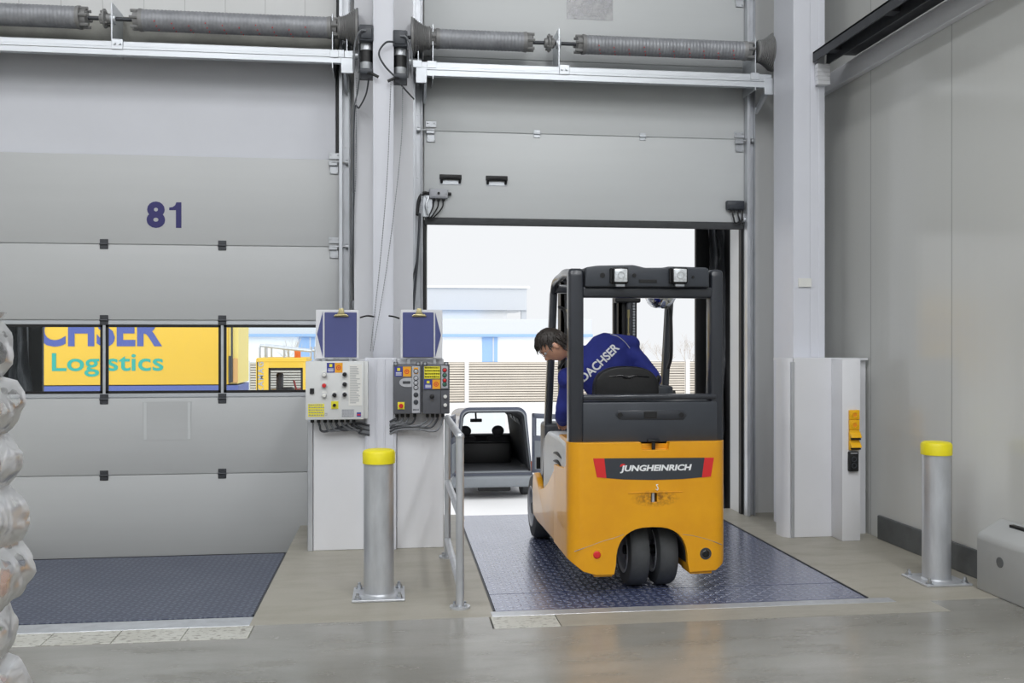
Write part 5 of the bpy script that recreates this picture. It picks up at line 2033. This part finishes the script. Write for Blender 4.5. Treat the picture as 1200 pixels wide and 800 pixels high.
for k in range(420):
    th, z = random.uniform(0, 2 * PI), random.uniform(-.5, 1)
    x, y = math.cos(th) * math.sqrt(max(0, 1 - z * z)), math.sin(th) * math.sqrt(max(0, 1 - z * z))
    if not ((z > .52) or (x < .25 and z > .02) or (x < -.25)):
        continue
    if abs(y) > .72 and x > -.15 and z < .15:
        continue
    b = V((x * .104, y * .083, z * .128)) * 1.05
    fall = V((.25 if z > .3 else -.15, 0, -.35)) + V((x, y, z)) * .22 + V((random.uniform(-.15, .15), random.uniform(-.15, .15), random.uniform(-.1, .1))) + HM.to_3x3().inverted() @ V((0, 0, -.45))
    ln = random.uniform(.025, .05)
    p1 = b + fall.normalized() * ln * .5
    p2 = p1 + (fall + V((0, 0, -.35))).normalized() * ln * .5
    m.tube([HM @ b, HM @ p1, HM @ p2], [.0052, .0042, .0012], 5)
m.build('hair', 'hair', pe, 60)
# eyebrows, eyes, glasses
g = MB()
for s in (-1, 1):
    g.sphere(HM @ V((.076, s * .031, .014)), (.011, .012, .010), 12, 8)
eye = g.build('eyes', 'white_print', pe)
g = MB()
for s in (-1, 1):
    g.sphere(HM @ V((.085, s * .031, .013)), (.004, .005, .005), 10, 6)
g.build('iris', 'hair', eye)
g = MB()
for s in (-1, 1):
    g.tube([HM @ V((.097, s * .014, .036)), HM @ V((.096, s * .030, .041)), HM @ V((.084, s * .050, .036))], [.0025, .004, .002], 6)
g.build('eyebrow', 'hair', pe)
g = MB()
for s in (-1, 1):
    pts = [HM @ V((.104 - .010 * abs(math.cos(a) * .5 + .5) * (1 if s else 1), s * (.033 + .023 * math.cos(a)), .012 + .016 * math.sin(a))) for a in [2 * PI * k / 18 for k in range(18)]]
    g.tube(pts, .0016, 6, closed=True)
    g.tube([HM @ V((.094, s * .056, .016)), HM @ V((.05, s * .083, .018)), HM @ V((-.01, s * .088, .014))], .0017, 6)
g.tube([HM @ V((.104, .010, .016)), HM @ V((.104, -.010, .016))], .0016, 6)
g.build('glasses', 'steel', pe)
# ------------------------------------------------------------------ the yard outside
ZG = -1.5
struct(MB().box((-80, 8.68, ZG - .2), (120, 150, ZG)).build('ground_yard', 'yard'), 'bright pale concrete yard outside the dock', 'yard')

# slatted fence across the yard
YF = 47.5
posts = [P(px, 440, YF).x for px in (290, 420, 547, 676, 806, 935)]
zt_, zb_ = .58, ZG + .02
t = thing('slatted_fence', 'beige horizontal slat fence with white posts across the yard', 'fence', (posts[2], YF, ZG))
for i in range(len(posts) - 1):
    m = MB()
    n = 16
    for k in range(n):
        z = zb_ + .04 + k * (zt_ - zb_ - .04) / n
        m.box((posts[i] + .1, YF + .03, z), (posts[i + 1] - .1, YF + .07, z + .088), 0)
    m.build('slat_panel', 'slat', t, 0)
for x in posts:
    MB().box((x - .10, YF - .05, ZG), (x + .10, YF + .15, .66), .01, 1).build('post', 'fence_post', t)
m = MB()
for i in range(len(posts) - 1):
    m.box((posts[i] + .1, YF + .2, ZG), (posts[i + 1] - .1, YF + .24, .56))
m.build('backing_board', 'fence_gap', t)

# pale warehouse far behind
YB_ = 115
q = lambda px, py: P(px, py, YB_)
a, b = q(250, 394), q(690, 378)
t = thing('warehouse', 'long white warehouse with pale blue bands behind the fence', 'building', ((a.x + b.x) / 2, YB_, ZG))
MB().box((a.x, YB_, ZG), (b.x, YB_ + 25, a.z)).build('wall', 'building_white', t)
MB().box((a.x - .3, YB_ - .5, a.z), (b.x + .3, YB_ + 25, b.z + .4), .05, 1).build('roof_edge', 'building_grey', t)
c, d = q(250, 394.5), q(690, 391.5)
MB().box((a.x - .4, YB_ - .6, c.z), (b.x + .4, YB_, d.z), .03, 1).build('blue_band', 'building_blue', t)
for x0, x1 in ((565, 583), (350, 369)):
    e, f = q(x0, 425), q(x1, 395)
    g_ = MB().box((e.x, YB_ - .15, ZG), (f.x, YB_, f.z)).build('blue_door', 'building_blue', t)
    MB().box((e.x + (f.x - e.x) * .68, YB_ - .22, ZG), (e.x + (f.x - e.x) * .76, YB_ - .1, f.z)).build('door_rail', 'building_grey', g_)
YB2_ = 142
q2 = lambda px, py: P(px, py, YB2_)
t = thing('office_building', 'pale grey flat roofed building block on stilts behind the warehouse', 'building', (q2(555, 400).x, YB2_, ZG))
e, f = q2(470, 363), q2(617.5, 338)
MB().box((e.x, YB2_, e.z), (f.x, YB2_ + 14, f.z), .05, 1).build('upper_storey', 'building_grey', t)
MB().box((e.x, YB2_ - .3, f.z), (f.x + .4, YB2_ + 14.3, f.z + .35), .04, 1).build('roof', 'building_white', t)
MB().box((e.x + 1, YB2_ + .8, ZG), (q2(595, 370).x, YB2_ + 13, e.z)).build('lower_storey', 'building_white', t)
h_ = q2(614.5, 370).x
MB().box((h_ - .4, YB2_ + .3, ZG), (h_ + .4, YB2_ + 1.2, e.z)).build('support_pillar', 'building_grey', t)
e, f = q2(512, 380), q2(564, 375.5)
MB().box((e.x, YB2_ - 2, e.z), (f.x, YB2_ + .5, f.z), .03, 1).build('blue_canopy', 'building_blue', t)

# bare winter trees
def tree(px, Y, h, seed, label, spread=.5):
    random.seed(seed)
    base = P(px, 430, Y)
    m = MB()
    def grow(p, d, ln, r, lvl):
        q = p + d * ln
        mid = p + d * ln * .5 + V((random.uniform(-.05, .05), random.uniform(-.05, .05), 0)) * ln
        m.tube([p, mid, q], [r, r * .85, r * .68], 5 if lvl < 2 else 3)
        if lvl >= 5:
            return
        for k in range(3 if lvl < 4 else 2):
            dd = (d + V((random.uniform(-1, 1), random.uniform(-1, 1), random.uniform(-.2, .6))) * spread).normalized()
            grow(p + d * ln * random.uniform(.6, 1), dd, ln * random.uniform(.6, .82), r * .58, lvl + 1)
    grow(V((base.x, Y, ZG)), V((0, 0, 1)), h * .3, h * .016, 0)
    o = m.build('bare_tree', 'bark', None, 60, loc=V((base.x, Y, ZG)))
    return tag(o, label, 'tree', 'bare trees beyond the fence')
tree(747, 62, 4.3, 5, 'bare leafless tree beyond the fence, seen left of the forklift armrest pillar')
tree(779, 66, 3.9, 8, 'bare leafless tree beyond the fence, seen directly behind the slanted right front pillar')
tree(806, 60, 3.9, 21, 'bare leafless tree beyond the fence, seen between the slanted pillar and black shelter curtain')
tree(342, 56, 4.0, 33, 'small bare leafless tree seen through the door window above the yellow yard tractor')

# yellow swap body behind the left door, with its lettering
YT = 34.0
w = lambda px, py: P(px, py, YT)
a, b = w(-40, 452), w(290, 345)
xr = w(268, 400).x
t = thing('swap_body', 'yellow freight box with blue and green lettering outside closed door 81', 'freight box', ((a.x + xr) / 2, YT, ZG))
bodyo = MB().box((a.x, YT, a.z), (xr, YT + 2.5, b.z), .03, 2).build('box', 'truck_yellow', t)
MB().box((xr - .03, YT + .06, a.z + .02), (w(279, 400).x, YT + 2.45, b.z - .03), .02, 1).build('end_wall', 'truck_pale', t)
c, d = w(-40, 463), w(257, 452)
MB().box((a.x + .02, YT - .01, c.z), (w(279, 440).x, YT + 2.5, d.z + .02), .01, 1).build('base_rail', 'truck_blue', t)
m = MB()
e = w(272, 400)
m.cyl((e.x, YT - .05, w(160, 448).z), (e.x, YT - .05, b.z), .035, seg=8)
m.box((e.x - .12, YT - .06, w(160, 449).z), (e.x - .03, YT, w(160, 417).z), .02, 1)
m.build('door_rod', 'dark_steel', t)
MB().box((e.x, YT - .02, w(160, 449).z), (w(278.5, 440).x, YT + .05, w(160, 420).z), .02, 1).build('lower_flap', 'truck_tan', t)
m = MB()
for px in (10, 60, 150, 235, 265):
    g_ = w(px, 460)
    m.box((g_.x - .07, YT + .1, ZG), (g_.x + .07, YT + .24, c.z)).box((g_.x - .07, YT + 2.2, ZG), (g_.x + .07, YT + 2.34, c.z))
m.build('support_legs', 'dark_steel', t)
m = MB().text('DACHSER', 1, facing(0, YT - .012, 0), .01, .03)
m.fit(w(-24, 0).x, w(190, 0).x, w(160, 406).z, w(160, 368).z).build('lettering', 'logo_blue', bodyo)
m = MB().text('Logistics', 1, facing(0, YT - .012, 0), .01, .012)
m.fit(w(61, 0).x, w(191.5, 0).x, w(160, 441).z, w(160, 413.5).z).build('lettering', 'teal', bodyo)

# yellow yard tractor
YK = 30.0
w = lambda px, py: P(px, py, YK)
x0, x1 = w(300, 440).x, w(359, 440).x
zr = w(330, 421).z
t = thing('yard_tractor', 'yellow yard tractor cab with orange beacon outside door 81', 'truck', ((x0 + x1) / 2, YK, ZG))
win = (w(315.5, 0).x, w(354, 0).x, w(330, 459).z, w(330, 432).z)
m = MB()
m.box((x0, YK, -.85), (win[0], YK + .08, zr), .03, 2).box((win[1], YK, -.85), (x1, YK + .08, zr), .03, 2)
m.box((win[0] - .02, YK, win[3]), (win[1] + .02, YK + .08, zr), .02, 1).box((win[0] - .02, YK, -.85), (win[1] + .02, YK + .08, win[2]), .02, 1)
m.box((x0, YK + 1.9, -.85), (x1, YK + 1.98, win[2])).box((x0, YK, -.85), (x0 + .06, YK + 1.98, zr)).box((x0, YK, zr - .06), (x1, YK + 1.98, zr + .05), .04, 2)
m.box((x0 + .0, YK - .02, zr - .08), (x1 + .02, YK + 2.0, zr - .02), .03, 2).box((x1 - .06, YK, -.85), (x1, YK + 1.98, win[2]))
m.build('cab', 'truck_yellow', t)
MB().box((win[0], YK + .03, win[2]), (win[1], YK + .05, win[3])).build('side_window', 'cab_glass', t)
fr = MB()
a_, b_, c_, d_ = win
fr.box((a_ - .02, YK - .01, c_ - .03), (a_ + .04, YK + .03, d_ + .03)).box((b_ - .04, YK - .01, c_ - .03), (b_ + .02, YK + .03, d_ + .03)).box((a_, YK - .01, c_ - .03), (b_, YK + .03, c_ + .03)).box((a_, YK - .01, d_ - .03), (b_, YK + .03, d_ + .03))
fr.build('window_seal', 'black', t)
sx_ = (a_ + b_) / 2 - .1
MB().box((sx_ - .25, YK + .7, -.6), (sx_ + .25, YK + 1.2, c_ + .1), .08, 3).box((sx_ - .28, YK + .7, c_ - .1), (sx_ - .1, YK + 1.2, d_ - .15), .06, 3).build('seat', 'van_inner', t)
MB().box((b_ - .25, YK + .5, -.6), (b_ + .1, YK + 1.6, c_ + .05), .05, 2).cyl((b_ - .28, YK + 1, c_ + .02), (b_ - .36, YK + 1, c_ + .32), .03).build('console', 'red', t)
m = MB()
mt = MB()
for k, ch in enumerate('KAMAG'):
    zz = w(330, 457 - k * 7.6).z
    mt.text(ch, .23, Matrix.Translation((w(306, 0).x, YK - .012, zz)) @ Matrix.Rotation(R(-90), 4, 'Y') @ Matrix.Rotation(R(90), 4, 'X'), .01, .004)
mt.build('lettering', 'control_light', t)
bx = w(346.5, 0).x
m = MB().lathe((bx, YK + .6, zr + .04), (0, 0, 1), [(.10, 0), (.10, .24), (.08, .29), (.001, .30)], 18)
m.build('beacon', 'beacon', t)
m = MB()
ya_, zb2 = YK + .3, w(330, 404.5).z
xs_ = [w(p_, 0).x for p_ in (303, 311, 332, 364)]
m.tube([(xs_[0], ya_, zb2), (xs_[1], ya_, zb2 - .03), (xs_[2], ya_, zb2 - .10), (xs_[3], ya_, zb2 - .18)], .045, 8)
m.tube([(xs_[0], ya_ + 1.2, zb2), (xs_[3], ya_ + 1.2, zb2 - .18)], .045, 8)
for x_ in xs_:
    m.tube([(x_, ya_, zr), (x_, ya_, zb2 - .05)], .03, 6)
    m.tube([(x_, ya_ + 1.2, zr), (x_, ya_ + 1.2, zb2 - .05)], .03, 6)
m.build('roof_railing', 'galvanised', t)
m = MB().box((x0 - .3, YK, -1.0), (x1 + 3, YK + 2.2, -.85), .02, 1)
m.build('chassis', 'dark_steel', t)
for x_ in (x0 + .6, x1 + 2.2):
    for y_ in (YK + .0, YK + 1.9):
        MB().ring((x_, y_, ZG + .48), (0, 1, 0), [(.25, 0), (.46, 0), (.48, .05), (.48, .25), (.46, .3), (.25, .3)], 28).build('wheel', 'rubber', t)
MB().box((x1 - .02, YK + .3, zr - .55), (x1 + .12, YK + .5, zr - .25), .03, 2).build('wing_mirror', 'truck_blue', t)

# ------------------------------------------------------------------ delivery van with open rear doors
YV = 18.4
v = lambda px, py: P(px, py, YV)
vx = (v(532, 500).x + v(624, 500).x) / 2
vw = (v(624, 500).x - v(532, 500).x) / 2 + .02
zroof, zbump, zlow = v(580, 477).z, v(580, 557).z, v(580, 570).z
t = thing('delivery_van', 'dark grey delivery van with both rear doors open, parked in the yard', 'van', (vx, YV, ZG))
def sect(w0, w1, z0, z1, rtop, n=8):
    """half widths at the sill and at the roof"""
    out = [(-w0, z0)]
    for k in range(n + 1):
        a = PI / 2 * k / n
        out.append((-w1 + rtop - rtop * math.cos(a), z1 - rtop + rtop * math.sin(a)))
    for k in range(n, -1, -1):
        a = PI / 2 * k / n
        out.append((w1 - rtop + rtop * math.cos(a), z1 - rtop + rtop * math.sin(a)))
    out.append((w0, z0))
    return out
def shell(y0, y1, so, si, f=(1, 1)):
    """a ring shaped body: outer section so, inner si"""
    m = MB()
    bm = m.bm
    A = [bm.verts.new((vx + x, y0, z)) for x, z in so]
    B = [bm.verts.new((vx + x, y1, z)) for x, z in so]
    Cc = [bm.verts.new((vx + x, y0, z)) for x, z in si]
    D = [bm.verts.new((vx + x, y1, z)) for x, z in si]
    n = len(so)
    for i in range(n):
        j = (i + 1) % n
        bm.faces.new((A[i], A[j], B[j], B[i]))
        bm.faces.new((Cc[j], Cc[i], D[i], D[j]))
        bm.faces.new((A[j], A[i], Cc[i], Cc[j]))
        bm.faces.new((B[i], B[j], D[j], D[i]))
    for q_ in bm.verts:
        q_.co.z -= max(0, q_.co.y - YV) * .075 * max(0, (q_.co.z - zfl) / (zroof - zfl))
    return m
zfl = v(580, 553).z
so = sect(vw, vw - .13, ZG + .30, zroof, .20)
si = sect(vw - .055, vw - .175, zfl, zroof - .075, .16)
shell(YV, YV + 2.75, so, si).build('body', 'van_paint', t)
si2 = sect(vw - .065, vw - .185, zfl + .01, zroof - .085, .15)
si3 = sect(vw - .09, vw - .21, zfl + .03, zroof - .11, .14)
shell(YV + .06, YV + 2.6, si2, si3).build('lining', 'van_inner', t)
MB().box((vx - vw + .1, YV + .02, zfl - .02), (vx + vw - .1, YV + 2.6, zfl + .02)).build('load_floor', 'van_plastic', t)
# front end beyond the cabin
hood_z = zfl + .42
m = MB().prism([(YV + 2.7, ZG + .35), (YV + 3.9, ZG + .35), (YV + 3.95, hood_z - .25), (YV + 3.7, hood_z - .02), (YV + 2.75, hood_z + .08)], 'yz', vx - vw + .04, vx + vw - .04, .05, 2)
m.build('bonnet', 'van_paint', t)
MB().box((vx - vw + .15, YV + 2.35, zfl), (vx + vw - .15, YV + 2.75, hood_z + .08), .08, 3).build('dashboard', 'van_inner', t)
# windscreen
wz0, wz1 = hood_z + .1, zroof - .3
MB().box((vx - vw + .2, YV + 2.68, wz0), (vx + vw - .24, YV + 2.70, wz1)).build('windscreen', 'glass', t)
c = P(558, 492, YV + 2.2)
m = MB().box((c.x - .13, YV + 2.2, P(558, 494.5, YV + 2.2).z), (c.x + .13, YV + 2.24, P(558, 490.5, YV + 2.2).z), .015, 2)
m.cyl((c.x, YV + 2.22, c.z), (c.x + .0, YV + 2.35, zroof - .26), .02)
m.build('interior_mirror', 'van_inner', t)
# bench and seats
bz = P(580, 517, YV + 1.35).z
MB().box((vx - vw + .16, YV + 1.2, zfl), (vx + vw - .3, YV + 1.35, bz), .05, 3).build('rear_bench', 'black', t)
for k, px in enumerate((545, 583.5)):
    X = P(px, 505, YV + 1.75).x
    s = MB().box((X - .24, YV + 1.7, zfl), (X + .24, YV + 1.85, P(580, 511, YV + 1.75).z), .06, 3).build('seat', 'van_inner', t)
    cz = P(580, 504.5, YV + 1.75).z
    MB().sphere((X, YV + 1.76, cz), (.135, .07, .115), 18, 12).cyl((X - .05, YV + 1.77, cz - .2), (X - .05, YV + 1.77, cz), .01).cyl((X + .05, YV + 1.77, cz - .2), (X + .05, YV + 1.77, cz), .01).build('headrest', 'van_inner', s)
# side window trims inside the right flank
m = MB()
for k in range(3):
    y = YV + .5 + k * .55
    m.prism([(vx + vw - .145, zfl + .75), (vx + vw - .155, zfl + .75), (vx + vw - .24, zroof - .28), (vx + vw - .23, zroof - .28)], 'xz', y, y + .42)
m.build('side_window', 'black', t)
# rear frame seal
m = MB()
ring = [(vx + x, YV - .01, z) for x, z in sect(vw - .05, vw - .17, zfl - .0, zroof - .07, .16)]
m.tube(ring, .018, 6, closed=True)
m.build('door_seal', 'van_plastic', t)
# bumper
a, b = v(529, 570), v(629, 558)
MB().box((a.x, YV - .14, zlow), (b.x, YV + .15, zbump), .05, 3).build('rear_bumper', 'van_plastic', t)
m = MB().box((vx - .3, YV + .05, zlow - .10), (vx + .35, YV + .2, zlow + .02), .02, 1)
m.build('tow_bracket', 'black', t)
for px, nm in ((535, 'tail_light'), (623, 'tail_light')):
    c = v(px, 545)
    MB().box((c.x - .025, YV - .02, v(580, 553).z), (c.x + .03, YV + .06, v(580, 541).z), .02, 2).build(nm, 'lamp_amber', t)
for sx_ in (-1, 1):
    for y_ in (YV + .55, YV + 3.15):
        xw = vx + sx_ * (vw - .10)
        wz = MB().ring((xw - .095, y_, ZG + .30), (1, 0, 0), [(.17, 0), (.27, 0), (.30, .03), (.30, .16), (.27, .19), (.17, .19)], 28).build('wheel', 'rubber', t)
        MB().lathe((xw - .06, y_, ZG + .30), (1, 0, 0), [(.001, 0), (.18, 0), (.18, .1), (.001, .1)], 20).build('wheel_disc', 'van_plastic', wz)
# the two rear doors, swung out
def vdoor(xh_, sgn, ang, name):
    Wd = .70
    M4 = Matrix.Translation((xh_, YV - .02, 0)) @ Matrix.Rotation(R(ang), 4, 'Z')
    zb3, zt3, zs = zfl - .02, zroof - .12, zfl + .72
    m = MB()
    def fr(a, b, bev=.02):
        m.box((sgn * a[0], -.03, a[1]), (sgn * b[0], .03, b[1]), bev, 2)
    fr((0, zb3), (Wd, zs)); fr((0, zs - .05), (.09, zt3)); fr((Wd - .09, zs - .05), (Wd, zt3)); fr((0, zt3 - .10), (Wd, zt3))
    bmesh.ops.transform(m.bm, matrix=M4, verts=m.bm.verts)
    d = m.build('rear_door', 'van_paint', t)
    m = MB().box((sgn * .06, -.006, zs - .03), (sgn * (Wd - .06), .006, zt3 - .05))
    bmesh.ops.transform(m.bm, matrix=M4, verts=m.bm.verts)
    m.build('door_window', 'cab_glass', d)
    m = MB().box((sgn * .08, .03, zb3 + .08), (sgn * (Wd - .1), .045, zs - .1), .01, 2).box((sgn * .08, -.045, zb3 + .08), (sgn * (Wd - .1), -.03, zs - .1), .01, 2)
    bmesh.ops.transform(m.bm, matrix=M4, verts=m.bm.verts)
    m.build('door_lining', 'van_plastic', d)
vdoor(vx + vw - .03, 1, -38, 'r')
vdoor(vx - vw + .03, -1, 78, 'l')

# ------------------------------------------------------------------ camera, lights, sky
cd = bpy.data.cameras.new('camera')
co = bpy.data.objects.new('camera', cd)
COL.objects.link(co)
cd.sensor_width = 36
cd.lens = 36 * FPX / 1200
cd.clip_end = 500
co.location = (0, 0, HCAM)
co.rotation_euler = (R(90), 0, -TH)
SC.camera = co

wd = bpy.data.worlds.new('sky')
SC.world = wd
wd.use_nodes = True
bg = wd.node_tree.nodes['Background']
bg.inputs[0].default_value = (.955, .975, 1.0, 1)
bg.inputs[1].default_value = .95

def area(name, loc, rot, sx, sy, power, col=(1, 1, 1)):
    l = bpy.data.lights.new(name, 'AREA')
    l.shape = 'RECTANGLE'
    l.size, l.size_y = sx, sy
    l.energy = power
    l.color = col
    o = bpy.data.objects.new(name, l)
    COL.objects.link(o)
    o.location = loc
    o.rotation_euler = rot
    return o
warm = (.975, .985, 1.0)
for i, x in enumerate((-7.5, -3.6, .2, 2.9)):
    for j, y in enumerate((-7.5, -4.2, -.9, 2.4)):
        area('ceiling_lamp', (x, y, 8.2), (0, 0, 0), .5, 2.2, 99, warm)
sl = bpy.data.lights.new('yard_fill_sun', 'SUN')  # soft fill sun, added to brighten the yard and the fronts facing the dock
sl.energy = 2.0
sl.angle = R(70)
so_ = bpy.data.objects.new('yard_fill_sun', sl)
COL.objects.link(so_)
so_.rotation_euler = (R(38), 0, R(10))
SC.view_settings.view_transform = 'Standard'
SC.view_settings.look = 'None'
SC.view_settings.exposure = 0
SC.view_settings.gamma = 1
SC.view_settings.use_curve_mapping = False
SC.cycles.use_denoising = True
SC.cycles.max_bounces = 10
SC.cycles.transparent_max_bounces = 16
SC.cycles.caustics_reflective = False
SC.cycles.caustics_refractive = False
SC.cycles.sample_clamp_indirect = 6
